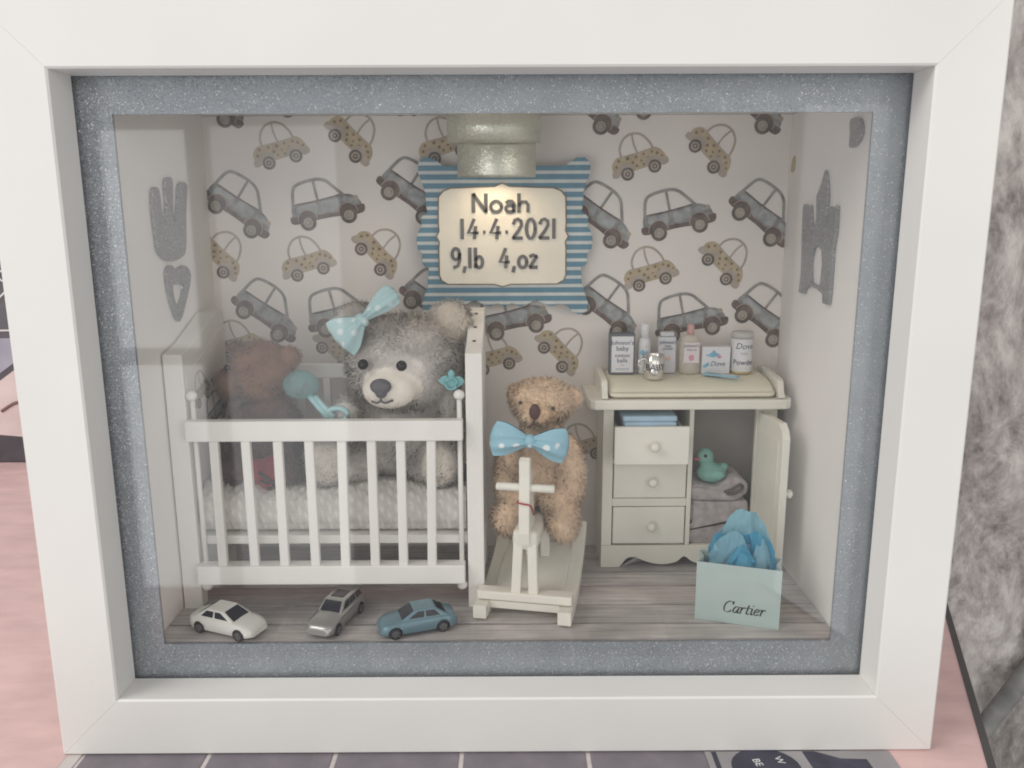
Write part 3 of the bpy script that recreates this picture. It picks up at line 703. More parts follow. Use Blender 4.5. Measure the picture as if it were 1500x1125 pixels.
G = {'N':(.62,[[(0,0),(0,1)],[(0,1),(.58,0.02)],[(.58,0),(.58,1)]]), 'o':(.52,[arc(.26,.3,.25,.3)]),
     'a':(.46,[[(.04,.5),(.14,.6),(.3,.6),(.4,.48),(.4,0)],arc(.21,.19,.19,.19,30,340)]), 'h':(.5,[[(0,1),(0,0)],[(0,.38),(.14,.56),(.32,.56),(.42,.4),(.42,0)]]),
     '1':(.22,[[(.05,0),(.05,1)]]), '4':(.62,[[(.34,1),(0,.3),(.56,.3)],[(.42,.62),(.34,0)]]), '2':(.58,[[(.02,.75),(.1,.94),(.27,1),(.45,.9),(.47,.68),(.3,.4),(0,.02)],[(0,.02),(.52,.02)]]),
     '0':(.58,[arc(.25,.5,.25,.5)]), '9':(.56,[arc(.24,.7,.23,.28),[(.46,.75),(.47,.4),(.36,.1),(.1,.02)]]), 'l':(.2,[[(.05,0),(.05,1)]]),
     'b':(.52,[[(.03,1),(.03,0)],arc(.25,.29,.22,.28,160,-160)]), 'z':(.5,[[(0,.58),(.2,.66),(.42,.58)],[(.42,.58),(0,.02)],[(0,.02),(.44,.02)]]),
     '.':(.3,[[(.07,.33),(.15,.33)]]), ',':(.16,[[(.08,.06),(.0,-.22)]]), ' ':(.5,[])}
steel = pm('pewter_sticker',(0.16,0.155,0.15),.32,metal=.55,var=.2,vs=200)
def handwrite(s, x0, x1, z0, h, w=.165):
    sp_ = .17; wid = sum(G[c][0]+sp_ for c in s)-.06-sp_; k = (x1-x0)/(wid*h)
    x = x0
    for c in s:
        a, st = G[c]
        if st:
            bm = nb()
            for p in st: ribbon(bm, [(x+px*h*k, z0+pz*h) for px,pz in p], w, .05, Vector((0,10.975,0)), EX, EZ, NY)
            part('letter', bm, steel, cp)
        x += (a+sp_)*h*k
handwrite('Noah', -1.15, 1.48, 18.85, .85); handwrite('14.4.2021', -1.75, 2.8, 17.6, .92); handwrite('9,lb', -2.22, -.75, 16.2, .95); handwrite('4,oz', .1, 1.9, 16.2, .92)

# ---- glitter card light cover with a small warm lamp behind
lc = thing('light_cover', 'champagne glitter card cover of the small lamp above the plaque', 'lamp', (-.1,9.3,20.3))
def curved(bm, x0, x1, z0, z1, y, bulge, t=.08, n=10):
    F, B = [], []
    for i in range(n+1):
        a = i/n; z = z0+(z1-z0)*a; yy = y - bulge*math.sin(math.pi*a)
        F.append([bm.verts.new((x,yy,z)) for x in (x0,x1)]); B.append([bm.verts.new((x,yy+t,z)) for x in (x0,x1)])
    for i in range(n):
        for f in (bm.faces.new((F[i][0],F[i][1],F[i+1][1],F[i+1][0])), bm.faces.new((B[i][1],B[i][0],B[i+1][0],B[i+1][1]))): f.smooth = True
        bm.faces.new((F[i][0],F[i+1][0],B[i+1][0],B[i][0])); bm.faces.new((F[i+1][1],F[i][1],B[i][1],B[i+1][1]))
    bm.faces.new((F[0][1],F[0][0],B[0][0],B[0][1])); bm.faces.new((F[n][0],F[n][1],B[n][1],B[n][0]))
bm = nb(); curved(bm, -2.2, 1.98, 21.9, 23.38, 9.0, .32); part('upper_flap', bm, gl_gold, lc)
bm = nb(); curved(bm, -1.78, 1.77, 20.4, 21.95, 9.25, .07); part('lower_flap', bm, gl_gold, lc)
bm = nb(); box(bm, -1.3, 1.3, 9.36, 9.9, 20.7, 21.6, .1); part('lamp_body', bm, paper, lc)
bm = nb(); lathe(bm, [(0.05,20.5),(.3,20.52),(.34,20.69),(.05,20.695)], (0,9.63,0)); part('lamp_lens', bm, emat('warm_led',(1,.78,.45),3), lc)
l = area('warm_led_light', (0,9.63,20.4+LIFT), (-.3,8.6,0+LIFT), 1.6, .5, .009, (1,.80,.55)); l.data.spread = math.radians(165)

# ================================================================== CRIB
crib = thing('crib', 'white wooden crib with slatted front holding two teddy bears', 'crib', (-7.3,7.5,FL))
def headboard(x0, x1, lab):
    bm = nb()
    poly = [(4.9,FL),(5.6,FL),(5.6,2.6),(9.6,2.6),(9.6,FL),(10.3,FL),(10.3,14.35),(9.2,14.3),(7.6,13.75),(6.2,13.25),(4.9,13.0)]
    prism(bm, poly, 'X', x0, x1, .05)
    return part('headboard', bm, crib_w, crib)
hbL = headboard(-14.12,-13.3,''); hbR = headboard(-1.34,-.62,'')
for yy, zz in ((8.9,14.22),(7.6,13.76),(6.35,13.32)):
    bm = nb(); lathe(bm, [(.02,zz-.06),(.085,zz-.02),(.075,zz+.03),(.02,zz+.035)], (-1.0,yy,0), n=10); part('peg_hole', bm, pm('dark_hole',(.07,.055,.045),.8), hbR)
bm = nb(); prism(bm, [(5.2,7.2),(10.1,7.2),(10.1,13.5),(9.2,13.35),(7.6,12.8),(6.2,12.3),(5.2,12.05)], 'X', -13.295, -13.28)
wp = part('wallpaper_lining', bm, print_w, hbL)
for zc, yc0, an, des, ms in ((11.2,6.7,-15,yellow_car,ymats),(9.9,8.4,-11,blue_car,bmats)):
    c_ = des(); bmesh.ops.transform(c_, matrix=Matrix.Translation((-13.276,yc0,zc)) @ Matrix.Rotation(math.radians(90),4,'Z') @ Matrix.Rotation(math.radians(an),4,'Y') @ Matrix.Scale(.75,4), verts=c_.verts)
    part('printed_car', c_, ms, hbL)
def rail_box(z0, z1, y0, y1, x0=-13.27, x1=-1.46):
    bm = nb(); box(bm, x0, x1, y0, y1, z0, z1, .07, 3); return part('rail', bm, crib_w, crib)
rail_box(9.3,10.2,4.45,4.95); rail_box(2.75,3.62,4.45,5.15)
rail_box(11.0,11.7,9.75,10.1,-13.27,-1.36); rail_box(2.75,3.6,9.75,10.1,-13.27,-1.36)
for i, x in enumerate((-12.15,-10.78,-9.42,-8.06,-6.72,-5.4,-4.12,-2.88)):
    bm = nb(); x += random.uniform(-.04,.04); tl = random.uniform(-.09,.09)
    box(bm, x-.2, x+.2, 4.55, 4.86, 3.6, 9.32, .07); bmesh.ops.transform(bm, matrix=Matrix.Shear('XY',4,(0,0)), verts=bm.verts)
    for v in bm.verts: v.co.x += tl*(v.co.z-6.5)/6
    part('slat', bm, crib_w, crib)
for i in range(9):
    x = -12.2+i*1.28; bm = nb(); box(bm, x-.17, x+.17, 9.82, 10.05, 3.58, 11.02, .05); part('slat', bm, crib_w, crib)
for x in (-13.05,-1.62):
    bm = nb(); lathe(bm, [(.11,2.5),(.11,11.1)], (x,5.06,0), n=12); r_ = part('rod', bm, crib_w, crib)
    for z in (11.2,2.48):
        bm = nb(); ball(bm, (x,5.0,z), (.24,.24,.22)); part('knob', bm, crib_w, crib)
bm = nb(); box(bm, -13.28, -1.36, 5.25, 9.7, 4.35, 4.75, .05); part('bed_base', bm, crib_w, crib)
# mattress with knitted cover: rounded slab with stitch rows in the geometry
mt = thing('knitted_mattress', 'chunky cream knitted mattress lying in the white crib', 'mattress', (-7.3,7.5,4.75))
bm = nb(); nu, nv = 170, 46
def slabpt(i, j):
    u = -13.2+11.8*i/nu; a = j/nv
    # profile round the front: bottom front -> bulge -> top -> back
    if a < .45:
        t = a/.45*math.pi/1.05 - math.pi/2; y = 6.0-0.8*math.cos(t)*1.0; z = 5.78+1.0*math.sin(t)
    else:
        y = 6.0+(a-.45)/.55*3.7; z = 6.80+.12*math.sin(u*.9)+.1*math.sin(y*1.3)
    k = .022*math.sin(u*2*math.pi/.42 + (math.pi if (j//2)%2 else 0))*(1 if j < 30 else .6)
    k2 = .045*math.sin(j*math.pi)
    rid = .07*(1 if (j in (6,7,12,13)) else 0)
    return (u, y-(k-rid)*(1 if a < .45 else 0), z+(k if a >= .3 else 0))
g = [[bm.verts.new(slabpt(i,j)) for j in range(nv+1)] for i in range(nu+1)]
for i in range(nu):
    for j in range(nv): bm.faces.new((g[i][j],g[i+1][j],g[i+1][j+1],g[i][j+1])).smooth = True
lo = [bm.verts.new((g[i][0].co.x,9.7,4.78)) for i in range(nu+1)]
for i in range(nu): bm.faces.new((g[i][0],lo[i],lo[i+1],g[i+1][0])); bm.faces.new((lo[i],g[i][nv],g[i+1][nv],lo[i+1]))
bmesh.ops.recalc_face_normals(bm, faces=bm.faces)
part('knitted_cover', bm, knit('cream_knit',(0.78,0.75,0.71)), mt)

# ================================================================== TEDDY BEARS
def bear(name, label, loc, ells, colfn, nfur, flen, width=.035, comb=(0,0,-.4), voxel=.13, lenfn=None, jit=.45):
    t = thing(name, label, 'teddy bear', loc)
    b = blob(ells, voxel); c = b.copy()
    o = part('body', b, furmat('plush_fur'), t); body_tint(o, colfn)
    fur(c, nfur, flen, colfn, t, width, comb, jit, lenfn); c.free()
    return t
def inside(P, c, r): return (((P-np.array(c))/np.array(r))**2).sum(1) < 1
def rnoise(P, f): return .5+.5*np.sin(P[:,0]*f+np.sin(P[:,2]*f*1.3)*1.5)*np.sin(P[:,1]*f*.8+P[:,2]*f*.9)
# large grey bear
mz = (-4.68,5.72,11.28)
GE = [((-4.25,8.0,8.7),(2.25,1.7,2.3)), ((-4.22,7.55,12.1),(2.72,2.0,2.25)), (mz,(1.22,.85,.85)), ((-4.6,5.95,11.8),(.7,.6,.7)),
      ((-2.1,7.9,14.0),(.95,.5,.95)), ((-6.4,7.9,13.95),(.95,.5,.95)), ((-7.65,6.15,7.95),(1.0,.75,1.25)), ((-2.65,6.15,7.8),(1.0,.75,1.2)),
      ((-6.6,7.0,7.6),(1.25,1.3,.9)), ((-3.2,7.0,7.6),(1.2,1.3,.9)), ((-6.75,6.9,9.6),(.8,.95,1.25),Matrix.Rotation(.3,3,'X')), ((-6.7,6.0,10.15),(.62,.6,.62)), ((-2.15,6.9,9.6),(.62,.8,1.5)), ((-3.0,8.0,10.2),(1.2,1.3,1.2)), ((-5.5,8.0,10.2),(1.2,1.3,1.2))]
def gcol(P):
    c = np.tile(np.array([0.62,0.585,0.555]),(len(P),1)); n = rnoise(P,1.7)[:,None]
    c = c*(.85+.35*n)
    top = np.clip((P[:,2]-12.5)/2.5,0,1)[:,None]; c = c*(1-top*.25)+np.array([.74,.67,.58])*top*.25*1.2
    cr = np.array([0.86,0.80,0.72])
    m = inside(P,mz,(1.42,1.25,1.0)) & (P[:,1] < 5.95); c[m] = cr
    for f in ((-7.65,5.3,7.95),(-2.65,5.3,7.8)): c[inside(P,f,(.95,.55,1.2))] = cr*.95
    c[inside(P,(-2.1,7.4,14.0),(.95,.6,.95))] = np.array([.80,.72,.62])  # right ear tinted cream, warm lamp light put into the fur colour
    return c
def glen(P):
    l = np.ones(len(P)); l[inside(P,mz,(1.5,1.3,1.1))] = .45
    l[P[:,1] < 5.75] *= .6; l[inside(P,(-4.8,5.6,12.4),(1.6,1.2,.75))] *= .6; l[(P[:,2] > 12.8)] *= 1.35
    return l
gb = bear('grey_teddy_bear', 'large fluffy grey teddy bear with cream muzzle sitting in the crib', (-4.3,7.8,6.8), GE, gcol, 70000, .24, .028, (0,-.1,-.35), .14, glen)
eye_m = pm('glossy_black_eye',(0.012,0.012,0.016),.08,var=.1,spec=.7)
for x, y in ((-5.75,5.45),(-4.05,5.08)):
    bm = nb(); ball(bm, (x,y,12.45), .235); part('eye', bm, pm('dark_bead_eye',(0.01,0.01,0.013),.15,var=.1,spec=.35), gb)
nose_m = pm('grey_nose_felt',(0.115,0.115,0.13),.6,var=.15,vs=300,bump=.3)
bm = nb(); ball(bm, (-4.92,4.78,11.62), (.46,.26,.34)); ball(bm, (-4.92,4.80,11.4), (.27,.22,.3)); part('nose', bm, nose_m, gb)
bm = nb(); tube(bm, [(-4.92,4.68,11.25),(-4.92,4.71,10.98)], .05); tube(bm, spline([(-5.34,4.9,10.95),(-5.1,4.72,10.92),(-4.92,4.69,11.0),(-4.74,4.72,10.92),(-4.45,4.92,10.98)],4), .05); part('mouth', bm, nose_m, gb)

def bow(t, c, ang, half, hgt, th, mat, knot_m, droop=0.0, lens=(1,1), hts=(1,1)):
    c = Vector(c); R = Matrix.Rotation(-ang,3,'Y')
    for si, s in enumerate((-1,1)):
        bm = nb(); n, m = 16, 14
        for face in (-1,1):
            g = []
            for i in range(n+1):
                u = i/n; row = []
                hh = hgt*hts[si]*(.28+.72*math.sin(min(1,u*1.15)*math.pi/2)**1.3)*(1 if u < .93 else 1-.25*((u-.93)/.07)**2)
                for j in range(m+1):
                    v = -1+2*j/m
                    y = face*th*math.sin(math.pi*min(1,.08+.92*u))**.6*math.sqrt(max(0,1-v*v*.96)) + .10*math.sin(v*5.5)*(1-u)*(.8) + .05*math.sin(v*9+u*3)
                    x = s*(u*half*lens[si] + .08*half*(1-v*v)*u)
                    row.append(bm.verts.new(c + R @ Vector((x,y,v*hh - droop*u*u))))
                g.append(row)
            for i in range(n):
                for j in range(m): bm.faces.new((g[i][j],g[i+1][j],g[i+1][j+1],g[i][j+1])).smooth = True
        bmesh.ops.remove_doubles(bm, verts=bm.verts, dist=.004); bmesh.ops.recalc_face_normals(bm, faces=bm.faces)
        part('loop', bm, mat, t)
    bm = nb(); ball(bm, c+Vector((0,-.05,0)), (half*.17,th*.8,hgt*.42), R); part('knot', bm, knot_m, t)
dot_a = dotted('aqua_dotted_satin',(0.42,0.60,0.62),(0.62,0.73,0.74),.55,.22)
dot_b = dotted('blue_dotted_satin',(0.29,0.52,0.63),(0.78,0.83,0.84),.62,.27)
t = thing('hair_bow', 'pale aqua dotted bow pinned beside the grey bear\'s ear', 'bow', (-5.6,5.9,13.2))
bow(t, (-5.75,5.75,14.35), math.radians(40), 1.4, .78, .36, dot_a, dot_a, 0, (1.0,1.3), (1.15,.62))

# brown bear in profile
BE = [((-10.75,7.9,8.7),(1.6,1.4,2.0)), ((-10.85,7.6,11.75),(1.42,1.25,1.4)), ((-12.05,7.2,11.3),(.7,.75,.7)), ((-9.5,7.6,12.45),(.5,.4,.5)), ((-12.0,8.0,12.7),(.4,.35,.4)),
      ((-11.7,6.9,8.9),(.6,.75,1.3)), ((-9.7,6.9,8.9),(.6,.75,1.3)), ((-11.9,6.6,7.5),(.75,1.0,.75)), ((-9.6,6.6,7.5),(.7,1.0,.75))]
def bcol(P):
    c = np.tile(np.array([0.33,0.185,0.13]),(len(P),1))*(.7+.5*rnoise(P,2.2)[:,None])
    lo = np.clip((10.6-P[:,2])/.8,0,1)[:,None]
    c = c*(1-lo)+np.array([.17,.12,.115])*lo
    c[inside(P,(-12.1,7.1,11.3),(.95,.95,.9))] = np.array([.25,.16,.125])
    return c
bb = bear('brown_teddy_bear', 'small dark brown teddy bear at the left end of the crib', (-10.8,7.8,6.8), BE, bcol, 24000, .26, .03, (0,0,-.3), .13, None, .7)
bm = nb(); ball(bm, (-12.78,7.1,11.45), (.17,.22,.17)); part('nose', bm, eye_m, bb)
bm = nb(); ball(bm, (-11.95,6.45,12.15), .14); part('eye', bm, eye_m, bb)
# red plush toy
rt = thing('red_toy', 'small dark red plush toy lying on the mattress behind the slats', 'toy', (-10.5,5.85,6.85))
bm = nb(); ball(bm, (-10.85,6.0,7.5), (.62,.42,.62)); ball(bm, (-10.1,6.0,7.55), (.62,.42,.72)); ball(bm, (-10.2,5.95,6.98), (.5,.4,.35))
b = evaluated(bm, [('REMESH', dict(mode='VOXEL', voxel_size=.06)), ('SMOOTH', dict(factor=.5, iterations=4))])
for f in b.faces: f.smooth = True
part('body', b, pm('dark_red_felt',(0.27,0.025,0.045),.85,var=.3,vs=300,bump=.6,bs=1500,sheen=.3), rt)
bm = nb(); tube(bm, spline([(-10.6,5.58,7.6),(-10.25,5.53,7.35),(-9.95,5.56,7.05),(-10.1,5.56,6.8)],4), .07); tube(bm, spline([(-10.55,5.58,7.2),(-10.2,5.53,7.1),(-9.75,5.62,7.3)],4), .06); part('stitching', bm, black, rt)
bm = nb(); ball(bm, (-10.2,5.52,6.87), .09); part('bead', bm, eye_m, rt)
# rattle
ra = thing('rattle', 'translucent aqua baby rattle with round head leaning over the crib rail', 'rattle', (-8.3,5.3,10.25))
aq = clearmat('aqua_plastic',(0.40,0.60,0.61),.12,.75)
bm = nb(); ball(bm, (-8.5,5.55,11.55), (.80,.45,.64)); h_ = part('head', bm, aq, ra)
bm = nb(); ball(bm, (-8.55,5.5,11.25), (.2,.15,.2)); ball(bm, (-8.3,5.55,11.5), (.14,.14,.14)); part('bead', bm, pm('brown_bead',(.16,.11,.11),.4), h_)
bm = nb(); tube(bm, [(-8.15,5.5,11.1),(-7.75,5.4,10.6),(-7.3,5.3,10.1)], [.15,.13,.16]); tube(bm, [(-7.9,5.5,11.05),(-7.5,5.4,10.6),(-7.1,5.3,10.15)], [.12,.12,.14]); part('handle', bm, clearmat('aqua_plastic_solid',(0.36,0.60,0.62),.2,.12), ra)
bm = nb(); tube(bm, [(-6.95+.45*math.cos(a),5.35,10.25+.3*math.sin(a)) for a in [i*math.pi/10 for i in range(20)]], .12, 8, True); part('handle_ring', bm, MATS['aqua_plastic_solid'], ra)
# dummy
du = thing('pacifier', 'tiny aqua pacifier resting by the right crib post', 'pacifier', (-1.95,5.2,11.3))
aqd = pm('aqua_dummy',(0.20,0.46,0.48),.3,var=.1)
bm = nb(); prism(bm, sp2([(-2.5,11.75),(-2.2,11.5),(-1.9,11.42),(-1.6,11.5),(-1.4,11.72),(-1.62,11.95),(-1.95,11.9),(-2.25,11.98)],4), 'Y', 5.25, 5.4, .04); part('shield', bm, aqd, du)
bm = nb(); ball(bm, (-1.95,5.2,12.05), (.15,.13,.2)); part('knob', bm, aqd, du)
bm = nb(); tube(bm, [(-1.95+.25*math.cos(a),5.15,11.65+.25*math.sin(a)) for a in [i*math.pi/8 for i in range(16)]], .05, 6, True); part('ring', bm, aqd, du)

# ================================================================== ROCKING HORSE AND BEIGE BEAR
rh = thing('rocking_horse', 'white wooden rocking horse carrying the beige teddy bear', 'rocking horse', (1.15,3.95,FL), local=True, rz=math.radians(-11))
for sx in (-1,1):
    bm = nb(); n = 22; lo, up = [], []
    for i in range(n+1):
        y = -.75+6.3*i/n; z = .012+.085*max(0,y-.9)**2*(1 if y > .9 else 0)+.10*max(0,.3-y)**2
        lo.append((y,z)); up.append((y,z+.6+.1*math.sin(i/n*math.pi)))
    x = sx*1.85
    prism(bm, lo+up[::-1], 'X', x-.3, x+.3, .06); part('rocker', bm, cream_d, rh)
bm = nb(); box(bm, -2.1,2.1,-.15,.5,.72,1.12,.07); part('crossbar', bm, cream_d, rh)
bm = nb(); box(bm, -1.56,1.56,-.05,.45,.3,.66,.05); part('crossbar', bm, cream_d, rh)
bm = nb(); prism(bm, [(1.2,.55),(4.6,1.45),(4.6,1.62),(1.2,.72)], 'X', -1.56, 1.56, .03); part('foot_board', bm, cream_d, rh)
bm = nb(); box(bm, -1.54,1.54,4.9,5.3,1.75,2.1,.06); part('crossbar', bm, cream_d, rh)
for x in (-.31,.31):
    for y in (.2,3.7):
        bm = nb(); box(bm, x-.21,x+.21,y-.2,y+.25,(1.1 if y<1 else 1.35),3.35,.06)
        for v in bm.verts: v.co.x += (.07 if x>0 else -.07)*(3.2-v.co.z)/2; v.co.y += .12*(v.co.z-2)/2
        part('leg', bm, cream_d, rh)
bm = nb(); box(bm, -.58,.58,.05,4.4,3.0,3.95,.38,4); part('body', bm, cream_d, rh)
bm = nb(); prism(bm, [(-.05,3.35),(-.15,3.9),(-.12,4.8),(0,6.4),(-.02,7.1),(.22,7.2),(.45,6.7),(.85,6.2),(1.1,5.2),(1.3,3.9),(1.3,3.4)], 'X', -.24, .24, .07); hd = part('head', bm, cream_d, rh)
bm = nb(); prism(bm, [(.26,7.12),(.55,6.9),(.95,6.3),(1.25,5.2),(1.35,4.4),(1.15,5.1),(.88,6.18),(.48,6.72)], 'X', -.15, .15, .03); part('mane', bm, black, hd)
bm = nb(); lathe(bm, [(.13,-1.27),(.175,-1.22),(.175,1.22),(.13,1.27)], (0,.25,5.85), 'X', 14); part('handle', bm, cream_d, rh)
red = pm('red_cord',(0.40,0.03,0.03),.6)
bm = nb(); tube(bm, spline([(-.27,.4,5.25),(-.27,-.16,5.3),(0,-.17,5.25),(.27,-.14,5.2),(.29,.3,4.9),(.29,.75,4.45)],5), .035, 6); part('rein', bm, red, hd)
bm = nb(); prism(bm, sp2([(-1.2,3.6),(-1.3,4.6),(-1.0,5.3),(0,5.5),(1.35,5.4),(1.75,4.9),(1.62,4.3),(1.78,3.8),(1.5,3.2),(0,3.1)],4), 'Y', 4.4, 4.75, .05); part('backrest', bm, cream_d, rh)
TE = [((2.0,7.1,7.5),(1.4,1.0,2.0)), ((2.0,6.7,10.5),(1.42,1.15,1.05)), ((1.75,5.75,10.2),(.68,.6,.55)), ((3.25,6.8,10.65),(.55,.34,.5)), ((.85,6.9,10.85),(.42,.32,.42)),
      ((.42,6.5,7.4),(.58,.7,1.6),Matrix.Rotation(.12,3,'Y')), ((3.25,6.4,7.3),(.66,.7,1.8),Matrix.Rotation(-.08,3,'Y')), ((.5,5.9,5.35),(.78,.85,.85)), ((2.95,5.8,5.2),(.72,.85,1.0)), ((.9,6.6,6.0),(.8,1.0,.8)), ((2.7,6.5,6.0),(.8,1.0,.8)), ((2.0,6.9,9.3),(.9,.9,.7))]
def tcol(P):
    c = np.tile(np.array([0.84,0.645,0.475]),(len(P),1))*(.85+.3*rnoise(P,2.6)[:,None])
    c[inside(P,(1.75,5.6,10.2),(.85,.8,.7))] *= np.array([1.1,1.08,1.05])
    return c
bb2 = bear('beige_teddy_bear', 'beige teddy bear with blue bow tie riding the white rocking horse', (2.0,6.8,4.6), TE, tcol, 40000, .25, .03, (0,-.05,-.35), .12, None, .75)
dk = pm('dark_brown_thread',(0.075,0.03,0.03),.5,var=.2)
bm = nb(); ball(bm, (1.62,5.03,10.42), (.24,.16,.36)); part('nose', bm, dk, bb2)
bm = nb(); tube(bm, spline([(1.6,5.02,10.1),(1.55,5.0,9.9),(1.3,5.12,9.7)],4), .04); tube(bm, spline([(1.55,5.0,9.9),(1.85,5.1,9.75)],3), .04); part('mouth', bm, dk, bb2)
for x, y, z in ((2.42,5.35,10.5),(1.0,5.4,10.75)):
    bm = nb(); ball(bm, (x,y,z), .09); part('eye', bm, eye_m, bb2)
t = thing('bow_tie', 'blue dotted bow tie at the beige bear\'s neck', 'bow tie', (1.35,5.0,8.3))
bow(t, (1.4,4.95,9.15), math.radians(-7), 1.6, .78, .36, dot_b, dot_b, .05)

# ================================================================== CHANGING TABLE
dr = thing('changing_table', 'cream changing table with three drawers and open cupboard door', 'changing table', (9.2,10,FL))
X0, X1, YF, YB = 5.05, 13.4, 9.0, 11.8
bm = nb(); box(bm, X0, X0+.3, YF+.3, YB, FL+.01, 9.7, .03); part('side', bm, cream, dr)
bm = nb(); box(bm, X1-.3, X1, YF+.3, YB, FL+.01, 9.7, .03); part('side', bm, cream, dr)
bm = nb(); box(bm, X0+.31, X1-.31, YB-.2, YB-.01, 2.3, 9.69, 0); part('back', bm, pm('shaded_back_grey',(.34,.315,.30),.8,var=.06), dr)  # back coloured grey to stand for the shade inside the cupboard
bm = nb(); box(bm, 9.2, 9.42, YF, YB-.22, 2.62, 9.69, .03); part('divider', bm, cream, dr)
bm = nb(); box(bm, X0+.31, X1-.31, YF+.32, YB-.22, 2.3, 2.6, 0); part('shelf', bm, cream, dr)
bm = nb(); box(bm, X0, 5.55, YF, YF+.29, 2.62, 9.69, .03); part('stile', bm, cream, dr)
bm = nb(); box(bm, 12.42, X1, YF, YF+.29, 2.62, 9.69, .03); part('stile', bm, cream, dr)
for z0, z1 in ((4.66,5.06),(6.86,7.02)):
    bm = nb(); box(bm, 5.56, 9.19, YF+.02, YF+.29, z0, z1, .02); part('rail', bm, cream, dr)
sc_ = [(X0,FL+.01),(5.95,FL+.01)] + [(p.x,p.y) for p in spline([(6.1,1.62,0),(6.35,1.92,0),(6.75,1.98,0),(7.4,1.72,0),(8.1,1.6,0),(8.8,1.72,0),(9.2,2.02,0),(9.65,1.72,0),(10.4,1.6,0),(11.1,1.72,0),(11.7,1.98,0),(12.1,1.92,0),(12.35,1.62,0)],4)] + [(12.5,FL+.01),(X1,FL+.01),(X1,2.61),(X0,2.61)]
bm = nb(); prism(bm, sc_, 'Y', YF, YF+.29, .02); part('apron', bm, cream, dr)
tp = [(4.55,8.15),(13.5,8.15),(13.75,8.3),(13.86,8.55),(13.86,11.85),(4.25,11.85),(4.25,8.6),(4.35,8.3)]
bm = nb(); prism(bm, tp, 'Z', 9.72, 10.2, .09); part('top', bm, cream, dr)
for x in (4.86,13.16):
    bm = nb(); prism(bm, sp2([(8.45,10.19),(8.42,10.6),(8.55,10.95),(8.8,11.1),(9.6,11.15),(10.8,11.2),(11.6,11.2),(11.75,11.0),(11.75,10.19)],4), 'X', x, x+.3, .06); part('end_rail', bm, cream, dr)
bm = nb(); box(bm, 4.86, 13.46, 11.76, 11.84, 10.19, 11.0, 0); part('back_rail', bm, cream, dr)
def drawer(x0, x1, z0, z1, y0):
    bm = nb(); box(bm, x0, x1, y0, y0+.26, z0, z1, .06, 3); d = part('drawer', bm, cream_d, dr)
    c = ((x0+x1)/2+.1, y0, (z0+z1)/2)
    bm = nb(); lathe(bm, [(.1,0.0),(.09,-.12),(.2,-.2),(.23,-.3),(.17,-.38),(.05,-.41)], c, 'Y', 16); part('knob', bm, cream_d, d)
    return d
d1 = drawer(5.47, 9.0, 7.1, 8.95, 7.95); drawer(5.6, 9.14, 5.1, 6.82, 8.96); drawer(5.6, 9.14, 2.72, 4.62, 8.96)
bm = nb()
box(bm, 5.6,5.75,8.22,11.3,7.2,8.7,0); box(bm, 8.75,8.9,8.22,11.3,7.2,8.7,0); box(bm, 5.76,8.74,8.22,11.3,7.2,7.35,0)
part('drawer_box', bm, cream, d1)
# open cupboard door
M = Matrix.Translation((12.44,8.94,0)) @ Matrix.Rotation(math.radians(-82.5),4,'Z')
bm = nb(); prism(bm, [(0,2.62),(2.75,2.62),(2.75,8.8),(2.6,9.15),(2.3,9.45),(0,9.45)], 'Y', 0, .36, .05)
bmesh.ops.transform(bm, matrix=M, verts=bm.verts); dd = part('cupboard_door', bm, cream, dr)
bm = nb(); box(bm, .35,2.4,-.045,-.002,3.1,8.6,.02); bmesh.ops.transform(bm, matrix=M, verts=bm.verts); part('door_panel', bm, cream, dd)
bm = nb(); lathe(bm, [(.09,.36),(.08,.48),(.19,.56),(.22,.66),(.15,.75),(.04,.78)], (2.4,0,6.1), 'Y', 16); bmesh.ops.transform(bm, matrix=M, verts=bm.verts); part('knob', bm, cream_d, dd)
# padded mat
bm = nb(); box(bm, 5.22, 13.1, 8.42, 11.72, 10.22, 11.02, .3, 5)
for yy in (8.85,9.1,9.4,9.8,10.3): bmesh.ops.bisect_plane(bm, geom=bm.verts[:]+bm.edges[:]+bm.faces[:], plane_co=(0,yy,0), plane_no=(0,1,0))
for v in bm.verts:
    if v.co.z > 10.6: v.co.z -= .58*math.exp(-max(0,v.co.y-8.42)/.6)*min(1,(v.co.z-10.6)/.2)+.01*math.sin(v.co.x*1.3)
for f in bm.faces: f.smooth = True
solo('changing_mat', bm, pm('cream_vinyl',(0.76,0.72,0.58),.5,var=.05,vs=50,bump=.2), 'cream padded changing mat on top of the changing table', 'mat', (9.2,10,10.22))
# blue cloth in the top drawer
bm = nb()
for k, (z, yy) in enumerate(((8.52,8.3),(8.82,8.27),(9.1,8.32))): box(bm, 6.0-.05*k, 8.42+.03*k, yy, 10.6, z, z+.28, .12, 3)
for f in bm.faces: f.smooth = True
solo('blue_cloth', bm, pm('pale_blue_cotton',(0.38,0.52,0.64),.9,var=.08,vs=120,bump=.4,bs=1200), 'folded pale blue cloth sticking out of the open top drawer', 'cloth', (7.2,9.4,7.36))
